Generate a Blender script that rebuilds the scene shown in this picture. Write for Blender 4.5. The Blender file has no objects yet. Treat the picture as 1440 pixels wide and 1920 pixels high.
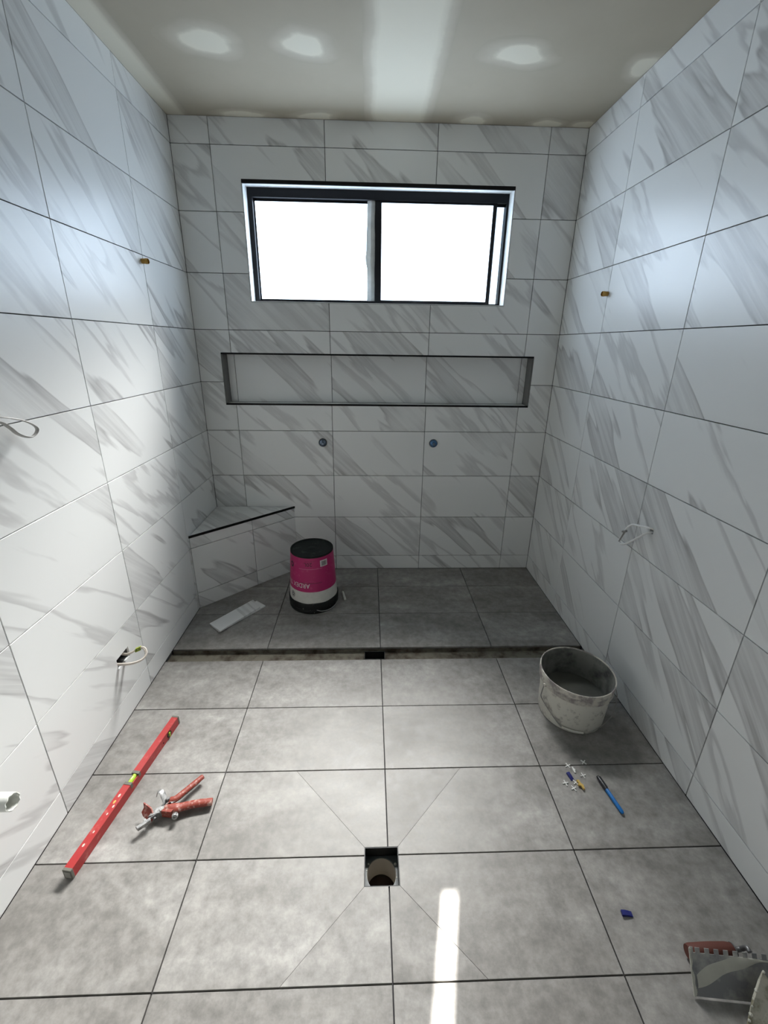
import bpy, bmesh, math, random
from mathutils import Vector, Matrix, Euler
random.seed(7)
SC = bpy.context.scene
COL = SC.collection

# ------------------------------------------------------------------ camera
F_PX, CX, CY = 797.87, 720.0, 935.3
cam_d = bpy.data.cameras.new('camera')
cam = bpy.data.objects.new('camera', cam_d)
COL.objects.link(cam)
cam.location = (-0.02371, -2.76701, 1.54789)
cam.rotation_mode = 'XYZ'
cam.rotation_euler = (1.22282, -0.01357, -0.03224)
cam_d.sensor_fit = 'VERTICAL'
cam_d.sensor_height = 24.0
cam_d.lens = 24.0 * F_PX / 1920.0
cam_d.shift_y = (CY - 960.0) / 1920.0
cam_d.clip_start = 0.02
SC.camera = cam

# ------------------------------------------------------------------ view, world, sun, window light
SC.view_settings.view_transform = 'Standard'
SC.view_settings.look = 'None'
SC.view_settings.gamma = 1.0
SC.view_settings.use_curve_mapping = False
SC.view_settings.exposure = 0.45

SUN_DIR = Vector((-0.489, -1.978, -1.777)).normalized()
world = bpy.data.worlds.new('sky')
SC.world = world
world.use_nodes = True
wn = world.node_tree
wn.nodes.clear()
w_out = wn.nodes.new('ShaderNodeOutputWorld')
w_bg = wn.nodes.new('ShaderNodeBackground')
w_sky = wn.nodes.new('ShaderNodeTexSky')
w_sky.sky_type = 'HOSEK_WILKIE'
w_sky.sun_direction = -SUN_DIR
w_sky.turbidity = 3.0
wn.links.new(w_sky.outputs['Color'], w_bg.inputs['Color'])
w_bg.inputs['Strength'].default_value = 6.0
wn.links.new(w_bg.outputs['Background'], w_out.inputs['Surface'])

sun_d = bpy.data.lights.new('sun_offscreen', 'SUN')
sun_d.energy = 30.0
sun_d.angle = math.radians(0.53)
sun_d.color = (1.0, 0.96, 0.9)
sun = bpy.data.objects.new('sun_offscreen', sun_d)
COL.objects.link(sun)
sun.rotation_euler = SUN_DIR.to_track_quat('-Z', 'Y').to_euler()
sun.location = (1.5, 6, 6)

PANE_STRENGTH = 4.6
SCATTER_W = 17.5
SCATTER_SPREAD = 56.0
# sunlight scattered forward by the frosted panes: three strips standing in the window recess
for k in range(3):
    for (xa, xb) in ((-0.66, -0.03), (0.05, 0.69)):
        ld = bpy.data.lights.new('window_daylight', 'AREA')
        ld.shape = 'RECTANGLE'
        ld.size = xb - xa
        ld.size_y = 0.13
        ld.energy = SCATTER_W / 6.0
        ld.spread = math.radians(SCATTER_SPREAD)
        ld.color = (1.0, 0.99, 0.96)
        lo = bpy.data.objects.new('window_daylight', ld)
        COL.objects.link(lo)
        lo.location = ((xa + xb) / 2, 0.035, 1.88 + 0.17 * k)
        lo.rotation_euler = SUN_DIR.to_track_quat('-Z', 'Y').to_euler()

# ------------------------------------------------------------------ node helpers / materials
def new_mat(name):
    m = bpy.data.materials.new(name)
    m.use_nodes = True
    nt = m.node_tree
    b = nt.nodes['Principled BSDF']
    return m, nt, b

def N(nt, typ, **kw):
    n = nt.nodes.new(typ)
    for k, v in kw.items():
        if k.startswith('i_'):
            n.inputs[k[2:].replace('_', ' ')].default_value = v
        else:
            setattr(n, k, v)
    return n

def ramp(nt, stops, interp='LINEAR'):
    n = nt.nodes.new('ShaderNodeValToRGB')
    n.color_ramp.interpolation = interp
    el = n.color_ramp.elements
    while len(el) < len(stops):
        el.new(0.5)
    for e, (p, c) in zip(el, stops):
        e.position = p
        e.color = c if len(c) == 4 else (c[0], c[1], c[2], 1)
    return n

def g(v):
    return (v, v, v, 1)

def plain(name, col, rough=0.5, metal=0.0, noise=None, spec=0.5, alpha=1.0):
    """colour with a faint procedural mottling; noise=(scale, amount, second colour)"""
    m, nt, b = new_mat(name)
    b.inputs['Roughness'].default_value = rough
    b.inputs['Metallic'].default_value = metal
    b.inputs['Specular IOR Level'].default_value = spec
    sc, lo, hi, c2 = noise if noise else (30.0, 0.35, 0.75, tuple(c * 0.88 for c in col[:3]))
    tc = N(nt, 'ShaderNodeTexCoord')
    nz = N(nt, 'ShaderNodeTexNoise', i_Scale=sc, i_Detail=5.0, i_Roughness=0.6)
    nt.links.new(tc.outputs['Object'], nz.inputs['Vector'])
    r = ramp(nt, [(lo, col), (hi, c2)])
    nt.links.new(nz.outputs['Fac'], r.inputs['Fac'])
    nt.links.new(r.outputs['Color'], b.inputs['Base Color'])
    return m

def tile_coords(nt, angle, scale):
    tc = N(nt, 'ShaderNodeTexCoord')
    oi = N(nt, 'ShaderNodeObjectInfo')
    mul = N(nt, 'ShaderNodeVectorMath', operation='MULTIPLY')
    cmb = N(nt, 'ShaderNodeCombineXYZ')
    m1 = N(nt, 'ShaderNodeMath', operation='MULTIPLY', i_Value=0)
    m1.inputs[1].default_value = 61.0
    m2 = N(nt, 'ShaderNodeMath', operation='MULTIPLY', i_Value=0)
    m2.inputs[1].default_value = 37.0
    nt.links.new(oi.outputs['Random'], m1.inputs[0])
    nt.links.new(oi.outputs['Random'], m2.inputs[0])
    nt.links.new(m1.outputs[0], cmb.inputs['X'])
    nt.links.new(m2.outputs[0], cmb.inputs['Y'])
    nt.links.new(m1.outputs[0], cmb.inputs['Z'])
    add = N(nt, 'ShaderNodeVectorMath', operation='ADD')
    rot = N(nt, 'ShaderNodeMapping')
    rot.inputs['Rotation'].default_value = (0, 0, angle)
    nt.links.new(tc.outputs['Object'], rot.inputs['Vector'])
    nt.links.new(rot.outputs['Vector'], mul.inputs[0])
    mul.inputs[1].default_value = scale
    nt.links.new(mul.outputs[0], add.inputs[0])
    nt.links.new(cmb.outputs[0], add.inputs[1])
    return add.outputs[0], rot.outputs['Vector'], cmb.outputs[0]

def marble():
    m, nt, b = new_mat('marble_tile')
    L = nt.links.new
    big, rotv, rnd = tile_coords(nt, math.radians(44), (0.5, 3.9, 1.0))
    nz = N(nt, 'ShaderNodeTexNoise', i_Scale=1.0, i_Detail=3.5, i_Roughness=0.5, i_Distortion=0.12)
    L(big, nz.inputs['Vector'])
    band = ramp(nt, [(0.0, g(0)), (0.562, g(0)), (0.574, g(0.85)), (0.592, g(0.50)), (0.645, g(0.46)), (0.70, g(0.30)), (1.0, g(0.1))])
    L(nz.outputs['Fac'], band.inputs['Fac'])
    # brush streaks inside the bands
    m3 = N(nt, 'ShaderNodeVectorMath', operation='MULTIPLY')
    m3.inputs[1].default_value = (2.0, 42.0, 1.0)
    L(rotv, m3.inputs[0])
    a3 = N(nt, 'ShaderNodeVectorMath', operation='ADD')
    L(m3.outputs[0], a3.inputs[0]); L(rnd, a3.inputs[1])
    st = N(nt, 'ShaderNodeTexNoise', i_Scale=1.0, i_Detail=3.0, i_Roughness=0.6, i_Distortion=0.3)
    L(a3.outputs[0], st.inputs['Vector'])
    sr = ramp(nt, [(0.36, g(0.35)), (0.62, g(1.0))])
    L(st.outputs['Fac'], sr.inputs['Fac'])
    bm_ = N(nt, 'ShaderNodeMath', operation='MULTIPLY')
    L(band.outputs['Color'], bm_.inputs[0]); L(sr.outputs['Color'], bm_.inputs[1])
    # patchy strength so that some tiles stay almost white
    pz = N(nt, 'ShaderNodeTexNoise', i_Scale=2.2, i_Detail=1.0)
    a4 = N(nt, 'ShaderNodeVectorMath', operation='ADD')
    L(rotv, a4.inputs[0]); L(rnd, a4.inputs[1])
    L(a4.outputs[0], pz.inputs['Vector'])
    pr = ramp(nt, [(0.33, g(0.25)), (0.50, g(1.0))])
    L(pz.outputs['Fac'], pr.inputs['Fac'])
    bm2 = N(nt, 'ShaderNodeMath', operation='MULTIPLY')
    L(bm_.outputs[0], bm2.inputs[0]); L(pr.outputs['Color'], bm2.inputs[1])
    # single thin veins
    m5 = N(nt, 'ShaderNodeVectorMath', operation='MULTIPLY')
    m5.inputs[1].default_value = (0.5, 3.4, 1.0)
    L(rotv, m5.inputs[0])
    a5 = N(nt, 'ShaderNodeVectorMath', operation='ADD')
    L(m5.outputs[0], a5.inputs[0]); L(rnd, a5.inputs[1])
    vz = N(nt, 'ShaderNodeTexNoise', i_Scale=1.0, i_Detail=5.0, i_Roughness=0.5, i_Distortion=0.15)
    vz.noise_dimensions = '3D'
    L(a5.outputs[0], vz.inputs['Vector'])
    vr = ramp(nt, [(0.0, g(0)), (0.408, g(0)), (0.420, g(0.42)), (0.436, g(0.28)), (0.452, g(0.0)), (1.0, g(0))])
    L(vz.outputs['Fac'], vr.inputs['Fac'])
    mx = N(nt, 'ShaderNodeMath', operation='MAXIMUM')
    L(bm2.outputs[0], mx.inputs[0]); L(vr.outputs['Color'], mx.inputs[1])
    cr = ramp(nt, [(0.0, (0.80, 0.81, 0.80)), (0.5, (0.55, 0.55, 0.545)), (1.0, (0.33, 0.33, 0.325))])
    L(mx.outputs[0], cr.inputs['Fac'])
    L(cr.outputs['Color'], b.inputs['Base Color'])
    b.inputs['Roughness'].default_value = 0.34
    b.inputs['Specular IOR Level'].default_value = 1.0
    bp = N(nt, 'ShaderNodeBump', i_Strength=0.06, i_Distance=0.002)
    fz = N(nt, 'ShaderNodeTexNoise', i_Scale=22.0, i_Detail=3.0)
    L(a4.outputs[0], fz.inputs['Vector'])
    L(fz.outputs['Fac'], bp.inputs['Height'])
    L(bp.outputs['Normal'], b.inputs['Normal'])
    return m

def concrete_tile():
    m, nt, b = new_mat('concrete_tile')
    L = nt.links.new
    v, rotv, rnd = tile_coords(nt, 0.0, (2.2, 5.5, 1.0))
    nz = N(nt, 'ShaderNodeTexNoise', i_Scale=1.0, i_Detail=7.0, i_Roughness=0.62, i_Distortion=0.4)
    L(v, nz.inputs['Vector'])
    r = ramp(nt, [(0.30, (0.172, 0.163, 0.150)), (0.46, (0.232, 0.221, 0.206)), (0.60, (0.29, 0.279, 0.263)), (0.74, (0.385, 0.373, 0.354))])
    L(nz.outputs['Fac'], r.inputs['Fac'])
    # fine speckle
    a4 = N(nt, 'ShaderNodeVectorMath', operation='ADD')
    L(rotv, a4.inputs[0]); L(rnd, a4.inputs[1])
    sp = N(nt, 'ShaderNodeTexNoise', i_Scale=26.0, i_Detail=6.0, i_Roughness=0.7)
    L(a4.outputs[0], sp.inputs['Vector'])
    sr = ramp(nt, [(0.32, g(0.74)), (0.5, g(1.0)), (0.66, g(1.25))])
    L(sp.outputs['Fac'], sr.inputs['Fac'])
    mx = N(nt, 'ShaderNodeMix', data_type='RGBA', blend_type='MULTIPLY')
    mx.inputs['Factor'].default_value = 1.0
    L(r.outputs['Color'], mx.inputs['A']); L(sr.outputs['Color'], mx.inputs['B'])
    L(mx.outputs['Result'], b.inputs['Base Color'])
    rr = ramp(nt, [(0.35, g(0.44)), (0.7, g(0.60))])
    L(sp.outputs['Fac'], rr.inputs['Fac'])
    L(rr.outputs['Color'], b.inputs['Roughness'])
    bp = N(nt, 'ShaderNodeBump', i_Strength=0.15, i_Distance=0.002)
    L(sp.outputs['Fac'], bp.inputs['Height'])
    L(bp.outputs['Normal'], b.inputs['Normal'])
    return m

def frosted_pane():
    # obscure glass lit from behind by the sun and sky
    m, nt, b = new_mat('frosted_pane')
    b.inputs['Base Color'].default_value = (0.8, 0.85, 0.88, 1)
    b.inputs['Roughness'].default_value = 0.25
    tc = N(nt, 'ShaderNodeTexCoord')
    nz = N(nt, 'ShaderNodeTexNoise', i_Scale=60.0, i_Detail=2.0)
    nt.links.new(tc.outputs['Object'], nz.inputs['Vector'])
    r = ramp(nt, [(0.3, (0.64, 0.80, 1.0)), (0.7, (0.68, 0.83, 1.0))])
    nt.links.new(nz.outputs['Fac'], r.inputs['Fac'])
    nt.links.new(r.outputs['Color'], b.inputs['Emission Color'])
    b.inputs['Emission Strength'].default_value = PANE_STRENGTH
    return m

def plasterboard():
    m, nt, b = new_mat('plasterboard')
    tc = N(nt, 'ShaderNodeTexCoord')
    nz = N(nt, 'ShaderNodeTexNoise', i_Scale=2.5, i_Detail=6.0, i_Roughness=0.6)
    nt.links.new(tc.outputs['Object'], nz.inputs['Vector'])
    r = ramp(nt, [(0.3, (0.40, 0.355, 0.275)), (0.7, (0.44, 0.395, 0.31))])
    nt.links.new(nz.outputs['Fac'], r.inputs['Fac'])
    nt.links.new(r.outputs['Color'], b.inputs['Base Color'])
    b.inputs['Roughness'].default_value = 0.85
    return m

def compound(kind):
    """joint compound feathering out into the board; 'round' fades radially, 'band' across local x"""
    m, nt, b = new_mat('joint_compound_' + kind)
    L = nt.links.new
    tc = N(nt, 'ShaderNodeTexCoord')
    nz = N(nt, 'ShaderNodeTexNoise', i_Scale=9.0 if kind == 'round' else 5.0, i_Detail=5.0, i_Roughness=0.6)
    oi = N(nt, 'ShaderNodeObjectInfo')
    add = N(nt, 'ShaderNodeVectorMath', operation='ADD')
    L(tc.outputs['Object'], add.inputs[0]); L(oi.outputs['Location'], add.inputs[1])
    L(add.outputs[0], nz.inputs['Vector'])
    uv = N(nt, 'ShaderNodeUVMap')
    if kind == 'round':
        ln = N(nt, 'ShaderNodeVectorMath', operation='LENGTH')
        L(uv.outputs['UV'], ln.inputs[0])
        src = ln.outputs['Value']
        stops = [(0.46, g(1)), (0.53, g(0.6)), (0.60, g(0.34)), (0.92, g(0))]
        amt = 0.35
    else:
        sx = N(nt, 'ShaderNodeSeparateXYZ')
        L(uv.outputs['UV'], sx.inputs[0])
        ab = N(nt, 'ShaderNodeMath', operation='ABSOLUTE')
        L(sx.outputs['X'], ab.inputs[0])
        src = ab.outputs[0]
        stops = [(0.62, g(1)), (0.74, g(0.72)), (0.80, g(0.4)), (1.0, g(0))]
        amt = 0.22
    mn = N(nt, 'ShaderNodeMath', operation='MULTIPLY_ADD')
    mn.inputs[1].default_value = amt
    L(nz.outputs['Fac'], mn.inputs[0])
    L(src, mn.inputs[2])
    sub = N(nt, 'ShaderNodeMath', operation='SUBTRACT')
    L(mn.outputs[0], sub.inputs[0]); sub.inputs[1].default_value = amt * 0.5
    r = ramp(nt, stops)
    L(sub.outputs[0], r.inputs['Fac'])
    mx = N(nt, 'ShaderNodeMix', data_type='RGBA')
    mx.inputs['A'].default_value = (0.42, 0.375, 0.292, 1)
    mx.inputs['B'].default_value = (0.74, 0.695, 0.575, 1)
    L(r.outputs['Color'], mx.inputs['Factor'])
    L(mx.outputs['Result'], b.inputs['Base Color'])
    b.inputs['Roughness'].default_value = 0.8
    return m

M = {}
M['marble'] = marble()
M['floor'] = concrete_tile()
M['pane'] = frosted_pane()
M['board'] = plasterboard()
M['comp_round'] = compound('round')
M['comp_band'] = compound('band')
M['adhesive'] = plain('tile_adhesive', (0.10, 0.10, 0.10), 0.9)
M['floor_bed'] = plain('floor_adhesive', (0.05, 0.048, 0.052), 0.9)
M['channel'] = plain('dirty_channel_cement', (0.17, 0.155, 0.12), 0.85, noise=(14.0, 0.42, 0.66, (0.05, 0.035, 0.022)))
M['white_paint'] = plain('painted_reveal', (0.78, 0.80, 0.80), 0.6)
M['black_alu'] = plain('black_aluminium', (0.008, 0.008, 0.010), 0.55, 0.0, spec=0.25)
M['black_trim'] = plain('black_trim', (0.006, 0.005, 0.005), 0.6, spec=0.2)
M['tape'] = plain('grey_tape', (0.80, 0.82, 0.80), 0.6, noise=(18.0, 0.3, 0.7, (0.60, 0.62, 0.61)))
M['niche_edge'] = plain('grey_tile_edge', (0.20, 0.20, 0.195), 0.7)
M['brass'] = plain('brass', (0.42, 0.25, 0.07), 0.35, 1.0)
M['chrome_blue'] = plain('blue_film_chrome', (0.10, 0.20, 0.36), 0.22, 0.8)
M['chrome_dark'] = plain('dark_chrome', (0.16, 0.20, 0.26), 0.2, 0.9)
M['cable'] = plain('white_cable', (0.86, 0.86, 0.84), 0.4)
M['cable_shaded'] = plain('shaded_white_cable', (0.48, 0.47, 0.45), 0.5)  # white flat cable; the shade on its underside is put into this grey
M['cable_warm'] = plain('cream_cable', (0.74, 0.67, 0.60), 0.45)
M['tie_grey'] = plain('grey_clip', (0.30, 0.29, 0.28), 0.5)
M['yellow'] = plain('yellow_green_wire', (0.42, 0.46, 0.03), 0.5, noise=(120.0, 0.45, 0.55, (0.18, 0.28, 0.02)))
M['pvc'] = plain('white_pvc', (0.80, 0.81, 0.76), 0.35)
M['pink'] = plain('magenta_label', (0.43, 0.018, 0.125), 0.45, noise=(30.0, 0.58, 0.80, (0.52, 0.11, 0.22)))
M['pail_white'] = plain('white_pail_plastic', (0.66, 0.65, 0.60), 0.45)
M['pail_black'] = plain('black_pail_plastic', (0.007, 0.008, 0.008), 0.5, noise=(45.0, 0.63, 0.72, (0.16, 0.16, 0.15)), spec=0.3)
M['pail_base'] = plain('dusty_black_plastic', (0.010, 0.013, 0.012), 0.7, noise=(26.0, 0.58, 0.82, (0.07, 0.08, 0.07)), spec=0.25)
M['wire'] = plain('steel_wire', (0.32, 0.31, 0.29), 0.4, 0.8)
M['ink'] = plain('dark_print', (0.03, 0.012, 0.02), 0.5)
M['print_white'] = plain('white_print', (0.74, 0.70, 0.70), 0.5)
M['print_pale'] = plain('pale_pink_print', (0.62, 0.25, 0.38), 0.5)
M['bucket_out'] = plain('scuffed_white_bucket', (0.66, 0.64, 0.57), 0.55, noise=(34.0, 0.56, 0.74, (0.22, 0.20, 0.18)))
M['bucket_in'] = plain('cement_stained_inside', (0.20, 0.20, 0.18), 0.7, noise=(14.0, 0.42, 0.66, (0.055, 0.055, 0.05)))
M['bucket_band'] = plain('cement_smeared_band', (0.60, 0.57, 0.50), 0.6, noise=(20.0, 0.44, 0.58, (0.28, 0.25, 0.24)))
M['water'] = plain('grey_slurry_water', (0.13, 0.13, 0.115), 0.12)
M['red'] = plain('red_level_paint', (0.36, 0.018, 0.018), 0.42, noise=(30.0, 0.57, 0.80, (0.48, 0.13, 0.11)))
M['red_grip'] = plain('worn_red_grip', (0.25, 0.042, 0.026), 0.5, noise=(70.0, 0.52, 0.66, (0.48, 0.30, 0.25)))
M['grey_cap'] = plain('grey_end_cap', (0.15, 0.145, 0.12), 0.7)
M['cap_light'] = plain('worn_cap_rim', (0.30, 0.29, 0.26), 0.7)
M['vial'] = plain('green_vial_liquid', (0.42, 0.62, 0.06), 0.12)
M['vial_bubble'] = plain('pale_bubble', (0.85, 0.95, 0.45), 0.1)
M['steel'] = plain('worn_steel', (0.42, 0.42, 0.41), 0.4, 0.5, noise=(70.0, 0.42, 0.62, (0.20, 0.20, 0.20)))
M['steel_dark'] = plain('dark_steel', (0.20, 0.20, 0.20), 0.4, 0.6)
M['pen_blue'] = plain('blue_pen_plastic', (0.0, 0.16, 0.50), 0.35)
M['pen_black'] = plain('black_pen_cap', (0.012, 0.012, 0.016), 0.3)
M['spacer'] = plain('white_spacer_plastic', (0.78, 0.78, 0.75), 0.45)
M['spacer_yellow'] = plain('yellow_wedge_plastic', (0.60, 0.40, 0.10), 0.45)
M['navy'] = plain('navy_clip_plastic', (0.015, 0.02, 0.16), 0.35)
M['trowel_steel'] = plain('cement_smeared_steel', (0.22, 0.22, 0.225), 0.45, 0.0, noise=(9.0, 0.45, 0.58, (0.44, 0.43, 0.40)))
M['trowel_edge'] = plain('cement_crusted_edge', (0.55, 0.54, 0.47), 0.7)
M['trowel_grip'] = plain('brown_red_grip', (0.12, 0.034, 0.022), 0.65)
M['crust'] = plain('cement_crusted_plastic', (0.52, 0.50, 0.42), 0.8, noise=(30.0, 0.45, 0.65, (0.22, 0.20, 0.13)))
M['drain_black'] = plain('black_drain_plastic', (0.008, 0.009, 0.009), 0.4, spec=0.3)
M['drain_grey'] = plain('grey_drain_plate', (0.075, 0.085, 0.085), 0.4, noise=(40.0, 0.5, 0.8, (0.14, 0.15, 0.145)))
M['drain_pipe'] = plain('grey_pvc_pipe', (0.46, 0.42, 0.36), 0.5, noise=(10.0, 0.55, 0.75, (0.2, 0.19, 0.12)))
M['drain_water'] = plain('dark_drain_water', (0.02, 0.008, 0.006), 0.15)

# ------------------------------------------------------------------ mesh helpers
def box(bm, lo, hi):
    vs = [bm.verts.new((x, y, z)) for z in (lo[2], hi[2]) for y in (lo[1], hi[1]) for x in (lo[0], hi[0])]
    for f in ((0, 2, 3, 1), (4, 5, 7, 6), (0, 1, 5, 4), (2, 6, 7, 3), (0, 4, 6, 2), (1, 3, 7, 5)):
        bm.faces.new([vs[i] for i in f])
    return vs

def area2(p):
    return sum(p[i][0] * p[(i + 1) % len(p)][1] - p[(i + 1) % len(p)][0] * p[i][1] for i in range(len(p)))

def inset(poly, d):
    """mitred inward offset; d is a number or one number per edge (edge i runs from i to i+1)"""
    n = len(poly)
    if area2(poly) < 0:
        poly = poly[::-1]
    ds = [d] * n if not isinstance(d, (list, tuple)) else d
    lines = []
    for i in range(n):
        (x0, y0), (x1, y1) = poly[i], poly[(i + 1) % n]
        l = math.hypot(x1 - x0, y1 - y0)
        nx, ny = -(y1 - y0) / l, (x1 - x0) / l
        lines.append((nx, ny, nx * x0 + ny * y0 + ds[i]))
    out = []
    for i in range(n):
        a, b = lines[i - 1], lines[i]
        det = a[0] * b[1] - a[1] * b[0]
        if abs(det) < 1e-9:
            out.append(poly[i])
        else:
            out.append(((a[2] * b[1] - a[1] * b[2]) / det, (a[0] * b[2] - a[2] * b[0]) / det))
    return out

def prism(bm, poly, z0, z1, chamfer=0.0):
    if area2(poly) < 0:
        poly = poly[::-1]
    n = len(poly)
    rings = [(poly, z0)]
    if chamfer:
        rings += [(poly, z1 - chamfer), (inset(poly, chamfer), z1)]
    else:
        rings.append((poly, z1))
    vr = [[bm.verts.new((x, y, z)) for x, y in p] for p, z in rings]
    bm.faces.new(vr[0][::-1])
    bm.faces.new(vr[-1])
    for a, b in zip(vr, vr[1:]):
        for i in range(n):
            j = (i + 1) % n
            bm.faces.new((a[i], a[j], b[j], b[i]))

def tube(bm, pts, r, seg=10, caps=True, flat=None):
    """swept tube; r a number or list; flat=(ru, rv, up) gives an oval section"""
    pts = [Vector(p) for p in pts]
    n = len(pts)
    rs = r if isinstance(r, (list, tuple)) else [r] * n
    prev = None
    rings = []
    for i, p in enumerate(pts):
        t = (pts[min(i + 1, n - 1)] - pts[max(i - 1, 0)]).normalized()
        if prev is None:
            up = Vector((0, 0, 1)) if abs(t.z) < 0.9 else Vector((1, 0, 0))
            if flat:
                up = Vector(flat[2])
            a = t.cross(up).normalized()
        else:
            a = (prev - t * prev.dot(t)).normalized()
        prev = a
        b = t.cross(a)
        k1, k2 = (1, 1) if not flat else (flat[0], flat[1])
        rings.append([bm.verts.new(p + (a * math.cos(2 * math.pi * j / seg) * k1 + b * math.sin(2 * math.pi * j / seg) * k2) * rs[i]) for j in range(seg)])
    for A, B in zip(rings, rings[1:]):
        for j in range(seg):
            k = (j + 1) % seg
            bm.faces.new((A[j], A[k], B[k], B[j]))
    if caps:
        bm.faces.new(rings[0][::-1])
        bm.faces.new(rings[-1])

def smooth_path(pts, n=6):
    P = [Vector(p) for p in pts]
    out = []
    for i in range(len(P) - 1):
        p0, p1, p2, p3 = P[max(i - 1, 0)], P[i], P[i + 1], P[min(i + 2, len(P) - 1)]
        for k in range(n):
            t = k / n
            out.append(0.5 * ((2 * p1) + (-p0 + p2) * t + (2 * p0 - 5 * p1 + 4 * p2 - p3) * t * t + (-p0 + 3 * p1 - 3 * p2 + p3) * t ** 3))
    out.append(P[-1])
    return out

def lathe(bm, prof, seg=48, axis='Z', close=False):
    rings = []
    for r, z in prof:
        if r < 1e-6:
            rings.append([bm.verts.new((0, 0, z))])
        else:
            rings.append([bm.verts.new((r * math.cos(2 * math.pi * j / seg), r * math.sin(2 * math.pi * j / seg), z)) for j in range(seg)])
    for A, B in zip(rings, rings[1:]):
        for j in range(seg):
            k = (j + 1) % seg
            if len(A) == 1 and len(B) == 1:
                continue
            if len(A) == 1:
                bm.faces.new((A[0], B[k], B[j]))
            elif len(B) == 1:
                bm.faces.new((A[j], A[k], B[0]))
            else:
                bm.faces.new((A[j], A[k], B[k], B[j]))

def obj(name, bm, mat, parent=None, smooth=False, loc=None, rot=None, mw=None):
    bmesh.ops.recalc_face_normals(bm, faces=bm.faces[:])
    me = bpy.data.meshes.new(name)
    bm.to_mesh(me)
    bm.free()
    me.materials.append(M[mat] if isinstance(mat, str) else mat)
    if smooth:
        me.polygons.foreach_set('use_smooth', [True] * len(me.polygons))
        try:
            me.set_sharp_from_angle(angle=math.radians(40))
        except Exception:
            pass
    o = bpy.data.objects.new(name, me)
    COL.objects.link(o)
    if parent:
        o.parent = parent
    if mw is not None:
        o.matrix_local = mw
    else:
        if loc is not None:
            o.location = loc
        if rot is not None:
            o.rotation_euler = rot
    return o

def tag(o, label, cat=None, group=None, kind=None):
    o['label'] = label
    if cat:
        o['category'] = cat
    if group:
        o['group'] = group
    if kind:
        o['kind'] = kind
    return o

def thing(name, label, cat, loc=(0, 0, 0), rotz=0.0, group=None, rot=None):
    o = bpy.data.objects.new(name, None)
    o.empty_display_size = 0.05
    COL.objects.link(o)
    o.location = loc
    o.rotation_euler = rot if rot else (0, 0, rotz)
    return tag(o, label, cat, group)

def BM():
    return bmesh.new()

def bx(name, lo, hi, mat, parent=None, bevel=0.0):
    bm = BM()
    box(bm, lo, hi)
    if bevel:
        bmesh.ops.bevel(bm, geom=bm.edges[:], offset=bevel, segments=2, affect='EDGES', profile=0.5)
    return obj(name, bm, mat, parent)

def text_bm(txt, size):
    cu = bpy.data.curves.new('t', 'FONT')
    cu.body = txt
    cu.size = size
    cu.resolution_u = 3
    o = bpy.data.objects.new('t', cu)
    COL.objects.link(o)
    dg = bpy.context.evaluated_depsgraph_get()
    dg.update()
    me = o.evaluated_get(dg).to_mesh()
    bm = BM()
    bm.from_mesh(me)
    o.evaluated_get(dg).to_mesh_clear()
    bpy.data.objects.remove(o)
    bpy.data.curves.remove(cu)
    return bm

# ------------------------------------------------------------------ room numbers (metres; back wall y = 0, floor z = 0)
XL, XR, ZC, YR = -1.0695, 1.1451, 2.6463, -3.70
TT = 0.009                                    # tile thickness
ROWS = [2.5254 - 0.3025 * k for k in range(9)]   # 2.525 ... 0.105
ZR = [0.0] + ROWS[::-1] + [ZC]
COLS = [XL, -0.8651, -0.2626, 0.3399, 0.9424, XR]
WIN = (-0.717, 1.773, 0.781, 2.370)
NICHE = (-0.928, 1.178, 1.004, 1.487)
ND = 0.09
CH0, CH1 = -0.9614, -0.870                    # channel
DRAIN = (-0.037, -1.954, 0.073, -1.8455)
CDR = (-0.047, -0.9614, 0.061, -0.899)

FR = {
    'back': Matrix(((1, 0, 0, 0), (0, 0, -1, 0), (0, 1, 0, 0), (0, 0, 0, 1))),
    'left': Matrix(((0, 0, 1, XL), (1, 0, 0, 0), (0, 1, 0, 0), (0, 0, 0, 1))),
    'right': Matrix(((0, 0, -1, XR), (-1, 0, 0, 0), (0, 1, 0, 0), (0, 0, 0, 1))),
    'floor': Matrix(((1, 0, 0, 0), (0, 1, 0, 0), (0, 0, 1, 0), (0, 0, 0, 1))),
}
JW, JF = 0.0017, 0.0019                       # half joint widths

def add_tile(frame, poly, parent, mat, joint, extra=None, name='tile', thick=TT):
    """one tile; poly in the frame's (u, v); front face on the frame plane"""
    us = [p[0] for p in poly]; vs = [p[1] for p in poly]
    cu, cv = (min(us) + max(us)) / 2, (min(vs) + max(vs)) / 2
    pl = inset([(u - cu, v - cv) for u, v in poly], joint)
    bm = BM()
    prism(bm, pl, -thick, 0.0, 0.0004)
    mw = frame @ Matrix.Translation((cu, cv, random.uniform(-0.0003, 0.0003)))
    return obj(name, bm, mat, parent, mw=mw)

def rect(a, b, c, d):
    return [(a, b), (c, b), (c, d), (a, d)]

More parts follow.
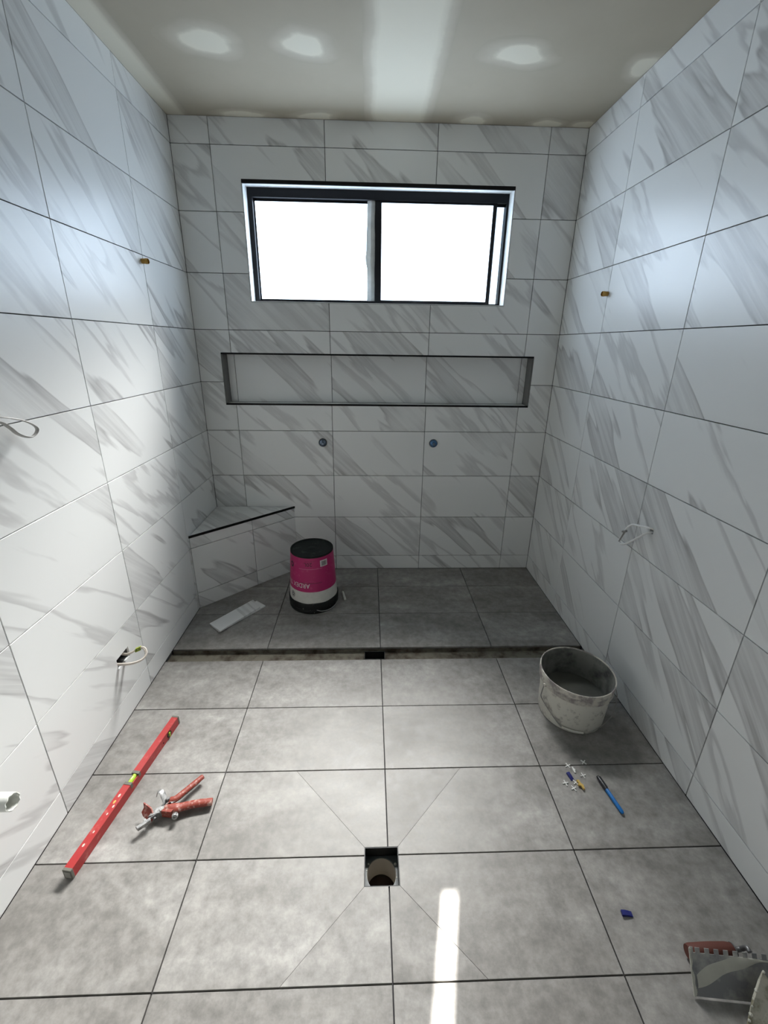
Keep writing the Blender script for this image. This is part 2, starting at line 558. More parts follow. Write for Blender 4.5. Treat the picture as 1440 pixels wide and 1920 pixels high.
def cut(r, h):
    """rectangle r minus rectangle h -> list of polygons"""
    a, b, c, d = r
    e, f, g_, i = max(a, h[0]), max(b, h[1]), min(c, h[2]), min(d, h[3])
    if e >= g_ - 1e-6 or f >= i - 1e-6:
        return [rect(*r)]
    l, rt, bo, to = e - a > 1e-4, c - g_ > 1e-4, f - b > 1e-4, d - i > 1e-4
    n = l + rt + bo + to
    if n == 0:
        return []
    if n == 1:
        if l: return [rect(a, b, e, d)]
        if rt: return [rect(g_, b, c, d)]
        if bo: return [rect(a, b, c, f)]
        return [rect(a, i, c, d)]
    if n == 2 and (l + rt) == 1:
        if l and bo: return [[(a, b), (c, b), (c, f), (e, f), (e, d), (a, d)]]
        if l and to: return [[(a, b), (e, b), (e, i), (c, i), (c, d), (a, d)]]
        if rt and bo: return [[(a, b), (c, b), (c, d), (g_, d), (g_, f), (a, f)]]
        return [[(g_, b), (c, b), (c, d), (a, d), (a, i), (g_, i)]]
    out = []
    if bo: out.append(rect(a, b, c, f))
    if to: out.append(rect(a, i, c, d))
    if l: out.append(rect(a, f, e, i))
    if rt: out.append(rect(g_, f, c, i))
    return out

# ------------------------------------------------------------------ walls
bm = BM()
y0, y1 = TT, 0.155
xa, xb = XL - 0.12, XR + 0.12
box(bm, (xa, y0, -0.15), (xb, y1, NICHE[1]))
box(bm, (xa, y0, NICHE[1]), (NICHE[0], y1, NICHE[3]))
box(bm, (NICHE[2], y0, NICHE[1]), (xb, y1, NICHE[3]))
box(bm, (NICHE[0], ND + TT, NICHE[1]), (NICHE[2], y1, NICHE[3]))
box(bm, (xa, y0, NICHE[3]), (xb, y1, WIN[1]))
box(bm, (xa, y0, WIN[1]), (WIN[0], y1, WIN[3]))
box(bm, (WIN[2], y0, WIN[1]), (xb, y1, WIN[3]))
box(bm, (xa, y0, WIN[3]), (xb, y1, ZC + 0.1))
wall_back = tag(obj('wall_back', bm, 'adhesive'), 'white grey-veined marble-look tiled wall with the window and long niche', kind='structure')
for r0, r1 in zip(ZR, ZR[1:]):
    for c0, c1 in zip(COLS, COLS[1:]):
        for p in cut((c0, r0, c1, r1), WIN):
            if len(p) == 4:
                q = (min(a[0] for a in p), min(a[1] for a in p), max(a[0] for a in p), max(a[1] for a in p))
                for p2 in cut(q, NICHE):
                    add_tile(FR['back'], p2, wall_back, 'marble', JW)
            else:
                add_tile(FR['back'], p, wall_back, 'marble', JW)
# niche lining
nb = FR['back'] @ Matrix.Translation((0, 0, -ND))
ncols = [NICHE[0] + 0.006, -0.8766, -0.2664, 0.3436, 0.9586, NICHE[2] - 0.006]
for c0, c1 in zip(ncols, ncols[1:]):
    add_tile(nb, rect(c0, NICHE[1] + 0.006, c1, NICHE[3] - 0.006), wall_back, 'marble', JW, name='niche_tile')
x0, z0, x1, z1 = NICHE
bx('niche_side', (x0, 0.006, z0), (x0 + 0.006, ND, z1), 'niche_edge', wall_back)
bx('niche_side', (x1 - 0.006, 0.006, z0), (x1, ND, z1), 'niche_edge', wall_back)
bx('niche_shelf', (x0, 0.006, z0), (x1, ND, z0 + 0.006), 'marble', wall_back)
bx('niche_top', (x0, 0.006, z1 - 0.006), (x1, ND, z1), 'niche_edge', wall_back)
tw = 0.008
bx('niche_trim', (x0, -0.0012, z1 - tw), (x1, 0.006, z1 + 0.002), 'black_trim', wall_back)
bx('niche_trim', (x0, -0.0012, z0 - 0.003), (x1, 0.006, z0 + tw), 'black_trim', wall_back)
bx('niche_trim', (x0 - 0.001, -0.0006, z0 + tw), (x0 + 0.0025, 0.006, z1 - tw), 'niche_edge', wall_back)
bx('niche_trim', (x1 - 0.0025, -0.0006, z0 + tw), (x1 + 0.001, 0.006, z1 - tw), 'niche_edge', wall_back)

def add_holed_tile(frame, r, h, parent):
    """one tile with a rectangular hole cut clean through it"""
    cu, cv = (r[0] + r[2]) / 2, (r[1] + r[3]) / 2
    ring = lambda q, z: [(q[0] - cu, q[1] - cv, z), (q[2] - cu, q[1] - cv, z), (q[2] - cu, q[3] - cv, z), (q[0] - cu, q[3] - cv, z)]
    o_ = (r[0] + JW, r[1] + JW, r[2] - JW, r[3] - JW)
    bm = BM()
    R_ = [[bm.verts.new(p) for p in ring(q, z)] for q, z in ((o_, -TT), (o_, 0.0), (h, 0.0), (h, -TT))]
    for A_, B_ in zip(R_, R_[1:] + R_[:1]):
        for k in range(4):
            bm.faces.new((A_[k], A_[(k + 1) % 4], B_[(k + 1) % 4], B_[k]))
    return obj('tile', bm, 'marble', parent, mw=frame @ Matrix.Translation((cu, cv, 0)))

def side_wall(name, side, ys, label, h):
    """h = (u0, v0, u1, v1) of the recess that the cables come out of"""
    fr = FR[side]
    bm = BM()
    lo, hi = (XL - 0.12, XL - TT) if side == 'left' else (XR + TT, XR + 0.12)
    ya, yb = (h[0], h[2]) if side == 'left' else (-h[2], -h[0])
    box(bm, (lo, YR, -0.15), (hi, ya, ZC + 0.1))
    box(bm, (lo, yb, -0.15), (hi, 0.155, ZC + 0.1))
    box(bm, (lo, ya, -0.15), (hi, yb, h[1]))
    box(bm, (lo, ya, h[3]), (hi, yb, ZC + 0.1))
    if side == 'left':
        box(bm, (lo, ya, h[1]), (lo + 0.06, yb, h[3]))
    else:
        box(bm, (hi - 0.06, ya, h[1]), (hi, yb, h[3]))
    w = tag(obj(name, bm, 'adhesive'), label, kind='structure')
    for a, b in zip(ys, ys[1:]):
        for r0, r1 in zip(ZR, ZR[1:]):
            u0, u1 = (b, a) if side == 'left' else (-a, -b)
            if u0 < h[0] and h[2] < u1 and r0 < h[1] and h[3] < r1:
                add_holed_tile(fr, (u0, r0, u1, r1), h, w)
            else:
                add_tile(fr, rect(u0, r0, u1, r1), w, 'marble', JW)
    return w

ysL = [0.0] + [-0.5082 - 0.6025 * k for k in range(6)] + [YR]
ysR = [0.0] + [-0.4963 - 0.6025 * k for k in range(6)] + [YR]
wall_left = side_wall('wall_left', 'left', ysL, 'white marble-look tiled wall carrying the cut-out with cream cables', (-1.303, 0.253, -1.213, 0.301))
wall_right = side_wall('wall_right', 'right', ysR, 'white marble-look tiled wall behind the white bucket', (1.183, 0.826, 1.205, 0.848))

# rear wall behind the photographer
tag(bx('wall_rear', (XL, YR - 0.1, -0.15), (XR, YR, ZC), 'white_paint'), 'plain pale wall opposite the window', kind='structure')

# ------------------------------------------------------------------ floor
bm = BM()
zb, zt = -0.15, -TT
box(bm, (XL - 0.1, CH1, zb), (XR + 0.1, 0.1, zt))
box(bm, (XL - 0.1, DRAIN[3], zb), (XR + 0.1, CH0, zt))
box(bm, (XL - 0.1, DRAIN[1], zb), (DRAIN[0], DRAIN[3], zt))
box(bm, (DRAIN[2], DRAIN[1], zb), (XR + 0.1, DRAIN[3], zt))
box(bm, (XL - 0.1, YR - 1.2, zb), (XR + 0.1, DRAIN[1], zt))
floor = tag(obj('floor', bm, 'floor_bed'), 'grey concrete-look tiled floor split by the open drain channel', kind='structure')
bm = BM()
zc_ = -0.030
box(bm, (XL - 0.1, CH0, zb), (CDR[0], CH1, zc_))
box(bm, (CDR[2], CH0, zb), (XR + 0.1, CH1, zc_))
box(bm, (CDR[0], CDR[3], zb), (CDR[2], CH1, zc_))
obj('channel_bed', bm, 'channel', floor)
bx('channel_side', (XL, CH1 - 0.0015, zc_), (XR, CH1, -TT - 0.0005), 'channel', floor)

FC = [XL, -0.5701, 0.0393, 0.6479, XR]
FY = [0.0, -0.2497, -0.5572, CH1]
FY2 = [CH0, -1.2686, -1.5742, -1.8699, -2.1645, -2.467, -2.7695, -3.072, -3.3745, YR]
for ys in (FY, FY2):
    for a, b in zip(ys, ys[1:]):
        for c0, c1 in zip(FC, FC[1:]):
            if b <= -1.8 and a >= -1.9 and False:
                pass
            around = (c1 in (0.0393, 0.6479)) and (a in (-1.5742, -1.8699))
            if not around:
                add_tile(FR['floor'], rect(c0, b, c1, a), floor, 'floor', JF)
# four tiles around the square waste, each cut along a diagonal so that the floor can fall
dx0, dy0, dx1, dy1 = DRAIN
fl, fm, frt = -0.5701, 0.0393, 0.6479
ft, fc, fb = -1.5742, -1.8699, -2.1645
HJ = 0.0002
for poly, js in (
    ([(fl, fc), (dx0, fc), (dx0, dy1), (-0.301, ft), (fl, ft)], [JF, 0.0, HJ, JF, JF]),
    ([(dx0, dy1), (fm, dy1), (fm, ft), (-0.301, ft)], [0.0, JF, JF, HJ]),
    ([(fm, dy1), (dx1, dy1), (0.3335, ft), (fm, ft)], [0.0, HJ, JF, JF]),
    ([(dx1, fc), (frt, fc), (frt, ft), (0.3335, ft), (dx1, dy1)], [JF, JF, JF, HJ, 0.0]),
    ([(fl, fb), (-0.252, fb), (dx0, dy0), (dx0, fc), (fl, fc)], [JF, HJ, 0.0, JF, JF]),
    ([(-0.252, fb), (fm, fb), (fm, dy0), (dx0, dy0)], [JF, JF, 0.0, HJ]),
    ([(fm, fb), (0.29, fb), (dx1, dy0), (fm, dy0)], [JF, HJ, 0.0, JF]),
    ([(0.29, fb), (frt, fb), (frt, fc), (dx1, fc), (dx1, dy0)], [JF, JF, JF, 0.0, HJ]),
):
    add_tile(FR['floor'], poly, floor, 'floor', js)

# ------------------------------------------------------------------ ceiling
ceiling = tag(bx('ceiling', (XL - 0.12, YR - 0.1, ZC), (XR + 0.12, 0.155, ZC + 0.1), 'board'),
              'unpainted beige plasterboard ceiling with pale joint compound', kind='structure')

def patch(cx, cy, rx, ry, seed, thick=0.0012):
    rnd = random.Random(seed)
    ph = [rnd.uniform(0, 6.28) for _ in range(4)]
    seg = 40
    bm = BM()
    uvl = bm.loops.layers.uv.new('UVMap')
    rings = []
    for k, (f, z) in enumerate(((1.0, 0.0), (0.66, -thick * 0.6), (0.33, -thick))):
        ring = []
        for j in range(seg):
            t = 2 * math.pi * j / seg
            w = 1 + 0.10 * math.sin(2 * t + ph[0]) + 0.07 * math.sin(3 * t + ph[1]) + 0.04 * math.sin(5 * t + ph[2])
            ring.append(bm.verts.new((rx * f * w * math.cos(t), ry * f * w * math.sin(t), z)))
        rings.append(ring)
    c = bm.verts.new((0, 0, -thick))
    for A, B in zip(rings, rings[1:]):
        for j in range(seg):
            bm.faces.new((A[j], A[(j + 1) % seg], B[(j + 1) % seg], B[j]))
    for j in range(seg):
        bm.faces.new((rings[-1][j], rings[-1][(j + 1) % seg], c))
    rad = {}
    for k, ring in enumerate(rings):
        for j, v in enumerate(ring):
            t = 2 * math.pi * j / seg
            f = (1.0, 0.66, 0.33)[k]
            rad[v] = (f * math.cos(t), f * math.sin(t))
    rad[c] = (0, 0)
    for fc_ in bm.faces:
        for l in fc_.loops:
            l[uvl].uv = rad[l.vert]
    # keep the patch inside the room
    for v in bm.verts:
        v.co.x = min(max(v.co.x, XL + 0.001 - cx), XR - 0.001 - cx)
        v.co.y = min(v.co.y, -0.001 - cy)
    return obj('plaster_patch', bm, 'comp_round', ceiling, True, loc=(cx, cy, ZC))

for i, a in enumerate(((-0.664, -0.585, 0.19, 0.125), (-0.282, -0.585, 0.14, 0.135), (0.578, -0.575, 0.19, 0.11),
                       (1.115, -0.53, 0.09, 0.14), (-0.68, -0.02, 0.19, 0.075), (-0.302, -0.025, 0.17, 0.08),
                       (0.515, -0.03, 0.14, 0.09), (0.907, -0.025, 0.13, 0.08), (1.10, -0.03, 0.11, 0.07),
                       (-0.66, -1.25, 0.13, 0.08), (0.62, -1.25, 0.13, 0.08))):
    patch(*a, seed=i)

def band(name, xm, hw, y0, y1, flip=False):
    bm = BM()
    uvl = bm.loops.layers.uv.new('UVMap')
    xs = [(-1, 0.0), (-0.5, -0.0012), (0.5, -0.0012), (1, 0.0)] if not flip else [(0, -0.001), (0.5, -0.001), (1, 0)]
    vs = [[bm.verts.new((u * hw, y, z)) for u, z in xs] for y in (y0, y1)]
    for i in range(len(xs) - 1):
        f = bm.faces.new((vs[0][i], vs[0][i + 1], vs[1][i + 1], vs[1][i]))
        for l in f.loops:
            l[uvl].uv = (l.vert.co.x / hw, l.vert.co.y)
    return obj(name, bm, 'comp_band', ceiling, loc=(xm, 0, ZC))

band('plaster_seam', 0.122, 0.175, YR, -0.001)
band('plaster_corner_seam', XL + 0.001, 0.115, YR, -0.001, True)

# ------------------------------------------------------------------ window
win = bpy.data.objects.new('window_1', None)
COL.objects.link(win)
win.location = (0, 0, 0)
tag(win, 'black aluminium sliding window with two frosted panes above the niche', kind='structure')
x0, z0, x1, z1 = WIN
FY0, FY1 = 0.088, 0.138
bx('reveal', (x0, 0.0005, z0), (x0 + 0.004, FY0, z1), 'white_paint', win)
bx('reveal', (x1 - 0.004, 0.0005, z0), (x1, FY0, z1), 'white_paint', win)
bx('reveal', (x0 + 0.004, 0.0005, z0), (x1 - 0.004, FY0, z0 + 0.004), 'white_paint', win)
bx('reveal', (x0 + 0.004, 0.008, z1 - 0.004), (x1 - 0.004, FY0, z1), 'white_paint', win)
bx('trim_strip', (x0, -0.0015, z1 - 0.012), (x1, 0.008, z1 + 0.006), 'black_trim', win)
bm = BM()                                       # outer frame
a0, a1, b0, b1 = x0 + 0.004, x1 - 0.004, z0 + 0.004, z1 - 0.004
box(bm, (a0, FY0, b0), (a0 + 0.026, FY1, b1))
box(bm, (a1 - 0.012, FY0, b0), (a1, FY1, b1))
box(bm, (a0 + 0.026, FY0, b1 - 0.046), (a1 - 0.012, FY1, b1))
box(bm, (a0 + 0.026, FY0, b0), (a1 - 0.012, FY1, b0 + 0.014))
frame = obj('frame', bm, 'black_alu', win)
bm = BM()                                       # small inner lips of the frame tracks
box(bm, (a0 + 0.026, 0.1165, b1 - 0.058), (a1 - 0.012, 0.1215, b1 - 0.046))
box(bm, (a0 + 0.026, 0.1165, b0 + 0.014), (-0.005, 0.1215, b0 + 0.022))
obj('track', bm, 'black_alu', frame)

def sash(name, xa, xb, ya, yb, sl, sr, rt, rb):
    s = BM()
    zb_, zt_ = b0 + 0.014, b1 - 0.046
    box(s, (xa, ya, zb_), (xa + sl, yb, zt_))
    box(s, (xb - sr, ya, zb_), (xb, yb, zt_))
    box(s, (xa + sl, ya, zt_ - rt), (xb - sr, yb, zt_))
    box(s, (xa + sl, ya, zb_), (xb - sr, yb, zb_ + rb))
    so = obj(name, s, 'black_alu', win)
    ym = (ya + yb) / 2
    bx('pane', (xa + sl, ym - 0.002, zb_ + rb), (xb - sr, ym + 0.002, zt_ - rt), 'pane', so)
    return so
sash('fixed_sash', a0 + 0.026, 0.020, 0.122, 0.137, 0.006, 0.050, 0.006, 0.010)
sash('sliding_sash', 0.008, 0.713, 0.096, 0.116, 0.038, 0.022, 0.010, 0.012)
# crumpled protective tape left on the meeting stile
bm = BM()
rows_ = 18
pv = None
for i in range(rows_ + 1):
    t = i / rows_
    z = 1.797 + t * 0.545
    xl_ = -0.040 + 0.003 * math.sin(9 * t) + (0.006 * max(0, (t - 0.93) / 0.07)) - (0.005 if 7 <= i <= 8 else 0)
    xr_ = 0.008 + 0.002 * math.sin(13 * t + 1)
    yv = 0.108 + 0.002 * math.sin(17 * t)
    ring = [bm.verts.new(v) for v in ((xl_, yv + 0.004, z), ((xl_ + xr_) / 2, yv - 0.006, z + 0.002 * math.sin(5 * i)), (xr_, yv, z), (xr_, yv + 0.007, z), (xl_, yv + 0.008, z))]
    if pv:
        for j in range(5):
            bm.faces.new((pv[j], pv[(j + 1) % 5], ring[(j + 1) % 5], ring[j]))
    else:
        bm.faces.new(ring[::-1])
    pv = ring
bm.faces.new(pv)
obj('protective_tape', bm, 'tape', win)

# ------------------------------------------------------------------ corner bench
BH = 0.487
A = Vector((XL, -0.492, 0)); Bp = Vector((-0.538, 0, 0))
bench = thing('corner_bench', 'tiled triangular corner bench with black edge trim built against the walls', 'bench', (XL, 0, 0))
bl = bench.location
du = (Bp - A).normalized()
LEN = (Bp - A).length
nn = Vector((du.y, -du.x, 0))
ff = Matrix(((du.x, 0, nn.x, A.x - bl.x), (du.y, 0, nn.y, A.y - bl.y), (0, 1, 0, 0), (0, 0, 0, 1)))
bm = BM()
e = 0.010
prism(bm, inset([(0.0, 0.0), (A.x - bl.x, A.y - bl.y), (Bp.x - bl.x, 0.0)], [0.0015, e, 0.0015]), 0.0, BH - 0.0095)
obj('core', bm, 'adhesive', bench)
zs = [0.0, ROWS[8], ROWS[7], BH - 0.0127]
mid = 0.40
for ra, rb in zip(zs, zs[1:]):
    for ua, ub in ((0.004, mid), (mid, LEN - 0.004)):
        add_tile(ff, rect(ua, ra, ub, rb), bench, 'marble', JW)
topf = Matrix.Translation((0, 0, BH))
cpt = (0.002, -0.002)
fa = (A.x - bl.x + 0.002, A.y - bl.y + 0.006)
fbp = (Bp.x - bl.x - 0.006, -0.002)
fm_ = tuple(Vector(fa).lerp(Vector(fbp), 0.52))
add_tile(topf, [cpt, fa, fm_], bench, 'marble', 0.0012, name='seat_tile')
add_tile(topf, [cpt, fm_, fbp], bench, 'marble', 0.0012, name='seat_tile')
bm = BM()
box(bm, (0.0, BH - 0.0125, -0.004), (LEN, BH + 0.0012, 0.0018))
obj('edge_trim', bm, 'black_trim', bench, mw=ff)

# ------------------------------------------------------------------ drains
def square_waste(name, label, d, depth, hole_r, pipe_h, parent_floor=True, px=0.0):
    x0, y0, x1, y1 = d
    cx, cy = (x0 + x1) / 2, (y0 + y1) / 2
    t = thing(name, label, 'drain', (cx, cy, -depth - pipe_h))
    zb = pipe_h
    hx, hy = (x1 - x0) / 2, (y1 - y0) / 2
    top = depth + pipe_h - 0.001
    w = 0.0025
    bm = BM()
    box(bm, (-hx, -hy, zb), (-hx + w, hy, top)); box(bm, (hx - w, -hy, zb), (hx, hy, top))
    box(bm, (-hx + w, -hy, zb), (hx - w, -hy + w, top)); box(bm, (-hx + w, hy - w, zb), (hx - w, hy, top))
    obj('surround', bm, 'drain_black', t)
    bm = BM()                                    # plate with a round hole
    seg = 48
    inner, outer = [], []
    for j in range(seg):
        a = 2 * math.pi * j / seg
        c, s = math.cos(a), math.sin(a)
        k = min((hx - w) / max(abs(c), 1e-6), (hy - w) / max(abs(s), 1e-6))
        outer.append((c * k, s * k)); inner.append((c * hole_r, s * hole_r))
    vi = [[bm.verts.new((x, y, z)) for x, y in ring] for ring, z in ((outer, zb + 0.004), (inner, zb + 0.004), (inner, zb), (outer, zb))]
    for A_, B_ in zip(vi, vi[1:] + vi[:1]):
        for j in range(seg):
            bm.faces.new((A_[j], A_[(j + 1) % seg], B_[(j + 1) % seg], B_[j]))
    obj('plate', bm, 'drain_grey', t)
    bm = BM()
    lathe(bm, [(hole_r + 0.002, zb), (hole_r - 0.001, zb), (hole_r - 0.001, 0.0), (hole_r + 0.002, 0.0), (hole_r + 0.002, zb)], 48)
    obj('pipe', bm, 'drain_pipe', t, True)
    bm = BM()
    lathe(bm, [(0, 0.001), (hole_r - 0.001, 0.001), (hole_r - 0.001, 0.004), (0, 0.004)], 48)
    obj('water_surface', bm, 'drain_water', t)
    for sx, sy, r in ((-0.75, 0.52, 0.0035), (0.86, -0.2, 0.002), (0.82, 0.48, 0.005), (-0.86, 0.2, 0.0015)):
        bm = BM()
        bmesh.ops.create_icosphere(bm, subdivisions=1, radius=r)
        for v in bm.verts:
            v.co.z *= 0.5
        obj('cement_blob', bm, 'trowel_edge', t, loc=(sx * hx, sy * hy, zb + 0.005))
    return t
square_waste('floor_drain', 'open square black floor waste with grey pipe between diagonal-cut tiles', DRAIN, 0.045, 0.047, 0.085)
square_waste('channel_drain', 'dark square outlet sunk in the long drain channel', CDR, 0.05, 0.028, 0.05)

# ------------------------------------------------------------------ wall fittings
for nm, x, lab, mt in (('shower_valve', -0.3279, 'dark chrome round tap valve on the back wall above the upturned pail', 'chrome_dark'),
                       ('shower_valve', 0.4013, 'blue-capped round tap valve on the tiles under the niche', 'chrome_blue')):
    t = thing(nm, lab, 'tap valve', (x, 0, 0.936), group='tap valves under the niche', rot=(math.pi / 2, 0, 0))
    bm = BM()
    lathe(bm, [(0, 0.0), (0.0235, 0.0), (0.0245, 0.004), (0.0235, 0.012), (0.020, 0.017), (0.012, 0.0195), (0, 0.0195)], 32)
    obj('cap', bm, mt, t, True)
    bm = BM()
    lathe(bm, [(0, 0.017), (0.009, 0.017), (0.009, 0.034), (0.007, 0.037), (0, 0.037)], 20)
    obj('spindle', bm, 'chrome_dark', t, True)
    bm = BM()
    lathe(bm, [(0.0255, 0.0), (0.0275, 0.0), (0.0275, 0.003), (0.0255, 0.003), (0.0255, 0.0)], 32)
    obj('sleeve', bm, 'black_trim', t, True)

for loc, sgn, lab in (((XL, -0.521, 1.893), 1, 'small brass pipe stub on the tiled wall above the corner bench'),
                      ((XR, -0.4975, 1.796), -1, 'small brass pipe stub on the tiled wall opposite the corner bench')):
    t = thing('brass_fitting', lab, 'pipe fitting', loc, group='brass wall stubs', rot=(0, sgn * math.pi / 2, 0))
    bm = BM()
    lathe(bm, [(0, 0.0), (0.0105, 0.0), (0.0105, 0.016), (0.012, 0.0165), (0.012, 0.028), (0.0095, 0.030), (0.0085, 0.024), (0, 0.024)], 24)
    obj('stub', bm, 'brass', t, True)
    bm = BM()
    for i in range(4):
        z = 0.003 + 0.003 * i
        lathe(bm, [(0.0105, z), (0.0113, z + 0.0008), (0.0105, z + 0.0016)], 24)
    obj('thread', bm, 'brass', t, True)

# power point cut-out with looped cables on the left wall
t = thing('power_cable_loop', 'cream twin cable loop tied with yellow-green wire out of wall cut-out', 'cable', (XL, -1.26, 0.275))
def rel(p, o):
    return Vector(p) - o.location
loopA = [(XL - 0.03, -1.235, 0.285), (XL + 0.005, -1.240, 0.283), (XL + 0.03, -1.236, 0.291), (XL + 0.055, -1.226, 0.304), (XL + 0.078, -1.226, 0.302),
         (XL + 0.090, -1.240, 0.285), (XL + 0.080, -1.262, 0.272), (XL + 0.05, -1.283, 0.271), (XL + 0.02, -1.294, 0.276), (XL - 0.03, -1.295, 0.278)]
for k, dz in ((0, 0.0), (1, -0.0085)):
    bm = BM()
    tube(bm, smooth_path([rel(p, t) + Vector((-0.007 * k, 0.004 * k, dz)) for p in loopA], 6), 0.0036, 10)
    obj('cable', bm, 'cable_warm', t, True)
bm = BM()
for k in range(4):
    c = rel((XL + 0.043 + 0.005 * k, -1.2305 + 0.002 * k, 0.2945 + 0.0015 * k), t)
    pts = [c + Vector((0.002 * math.sin(a), 0.0068 * math.cos(a), 0.0095 * math.sin(a))) for a in [2 * math.pi * j / 14 for j in range(15)]]
    tube(bm, pts, 0.0021, 6)
obj('wire_tie', bm, 'yellow', t, True)

# white flat cable loop high on the left wall
t = thing('flat_cable_loop', 'flat white cable loop hanging out of the wall above the pipe stub', 'cable', (XL, -1.60, 1.33))
lp = [(XL - 0.02, -1.60, 1.345), (XL + 0.02, -1.590, 1.352), (-1.03, -1.5672, 1.3476), (-1.03, -1.5335, 1.3392), (-1.03, -1.4897, 1.3244), (-1.03, -1.4529, 1.3015), (-1.03, -1.4525, 1.2855),
      (-1.03, -1.4744, 1.2750), (-1.03, -1.4998, 1.2793), (-1.03, -1.5266, 1.2941), (-1.03, -1.5461, 1.3145), (-1.03, -1.5721, 1.3339), (XL + 0.02, -1.592, 1.338), (XL - 0.02, -1.60, 1.335)]
bm = BM()
tube(bm, smooth_path([rel(p, t) for p in lp], 6), 0.0028, 10, flat=(2.4, 0.9, (0, 0, 1)))
obj('cable', bm, 'cable_shaded', t, True)

# white cable loop with a clip on the right wall
t = thing('clipped_cable_loop', 'thin white cable loop with grey clip at a hole in the wall', 'cable', (XR, -1.19, 0.84))
lp = [(XR + 0.008, -1.195, 0.842), (XR - 0.012, -1.200, 0.853), (1.115, -1.165, 0.846), (1.112, -1.120, 0.834), (1.112, -1.088, 0.808), (1.113, -1.066, 0.766),
      (1.113, -1.050, 0.726), (1.114, -1.066, 0.715), (1.114, -1.100, 0.735), (1.114, -1.140, 0.770), (1.115, -1.175, 0.803), (1.125, -1.195, 0.828), (XR + 0.008, -1.193, 0.833)]
bm = BM()
tube(bm, smooth_path([rel(p, t) for p in lp], 6), 0.0042, 10)
obj('cable', bm, 'cable', t, True)
bm = BM()
c0 = rel((1.112, -1.076, 0.784), t)
tube(bm, [c0 + Vector((-0.004, -0.014, 0.006)), c0 + Vector((-0.004, 0.010, -0.006))], 0.0052, 10)
tube(bm, [c0, rel((1.110, -1.052, 0.722), t)], [0.0045, 0.0028], 10)
obj('clip', bm, 'tie_grey', t, True)

# PVC waste stub on the left wall
t = thing('waste_pipe_stub', 'white plastic waste pipe stub sticking out of the wall beside the red level', 'pipe', (XL, -1.978, 0.435), rot=(0, math.pi / 2, 0))
bm = BM()
lathe(bm, [(0.0215, -0.015), (0.0215, 0.136), (0.0192, 0.1365), (0.0192, -0.015), (0.0215, -0.015)], 40)
for v in bm.verts:
    if v.co.z > 0.1:
        a = math.atan2(v.co.y, v.co.x)
        v.co.z += 0.002 * math.cos(a - 0.6) + 0.0012 * math.sin(9 * a)
obj('pipe', bm, 'pvc', t, True)
bm = BM()
lathe(bm, [(0.022, 0.0), (0.029, 0.0), (0.028, 0.0015), (0.022, 0.0015), (0.022, 0.0)], 32)
obj('wall_hole_rim', bm, 'adhesive', t)

# ------------------------------------------------------------------ upturned pail
PH = 0.381
pail = thing('upturned_pail', 'upside-down magenta and white plastic pail with black lid on shower floor', 'pail', (-0.373, -0.4152, 0))
def rad_at(z):
    return 0.1470 + (0.1283 - 0.1470) * (z - 0.07) / (PH - 0.07)
bm = BM()
lathe(bm, [(0, 0.0), (0.146, 0.0), (0.150, 0.004), (0.1525, 0.012), (0.1525, 0.022), (0.150, 0.025), (0.150, 0.030), (0.1535, 0.033), (0.1535, 0.068), (0.1505, 0.073), (0.1455, 0.074), (0, 0.074)], 72)
for v in bm.verts:
    if v.co.x ** 2 + v.co.y ** 2 > 0.02:
        a = math.atan2(v.co.y, v.co.x)
        v.co.z += 0.0012 * math.sin(8 * a) * (1 if v.co.z > 0.03 else 0)
obj('lid', bm, 'pail_black', pail, True)
ZS = 0.150
bm = BM()
lathe(bm, [(rad_at(0.05), 0.05), (rad_at(ZS), ZS), (rad_at(ZS) - 0.002, ZS), (rad_at(0.05) - 0.002, 0.05)], 72)
body = obj('body', bm, 'pail_white', pail, True)
bm = BM()
lathe(bm, [(rad_at(ZS) + 0.0002, ZS), (rad_at(PH - 0.012) + 0.0002, PH - 0.012), (rad_at(PH - 0.012) - 0.003, PH - 0.012), (rad_at(ZS) - 0.003, ZS)], 72)
label = obj('label', bm, 'pink', pail, True)
bm = BM()
lathe(bm, [(rad_at(PH - 0.012), PH - 0.012), (rad_at(PH), PH - 0.001), (rad_at(PH) - 0.003, PH), (0.1215, PH - 0.001), (0.119, PH - 0.009), (0.045, PH - 0.009), (0.044, PH - 0.0075), (0.040, PH - 0.0075), (0.039, PH - 0.009), (0.020, PH - 0.009), (0.018, PH - 0.0078), (0, PH - 0.0078)], 72)
obj('base', bm, 'pail_base', pail, True)

def wrap(bm, ang0, zc, lift=0.0009):
    """bend flat (x, y) artwork round the pail, upside down, centred on angle ang0 and height zc"""
    bmesh.ops.subdivide_edges(bm, edges=[e for e in bm.edges if e.calc_length() > 0.012], cuts=3)
    for v in bm.verts:
        x, y = -v.co.x, -v.co.y
        z = zc + y
        r = rad_at(z) + lift
        a = ang0 + x / r
        v.co = (r * math.cos(a), r * math.sin(a), z)
    return bm
def flat_rect(bm, x0, y0, x1, y1, n=8):
    prev = None
    for i in range(n + 1):
        x = x0 + (x1 - x0) * i / n
        c = (bm.verts.new((x, y0, 0)), bm.verts.new((x, y1, 0)))
        if prev:
            bm.faces.new((prev[0], c[0], c[1], prev[1]))
        prev = c
cam_xy = Vector((cam.location.x + 0.373, cam.location.y + 0.4152))
AC = math.atan2(cam_xy.y, cam_xy.x)               # angle that faces the room
def print_part(bm, mat, off, zc, nm, par=label, lift=0.0009):
    wrap(bm, AC + off, zc, lift)
    return obj(nm, bm, mat, par)
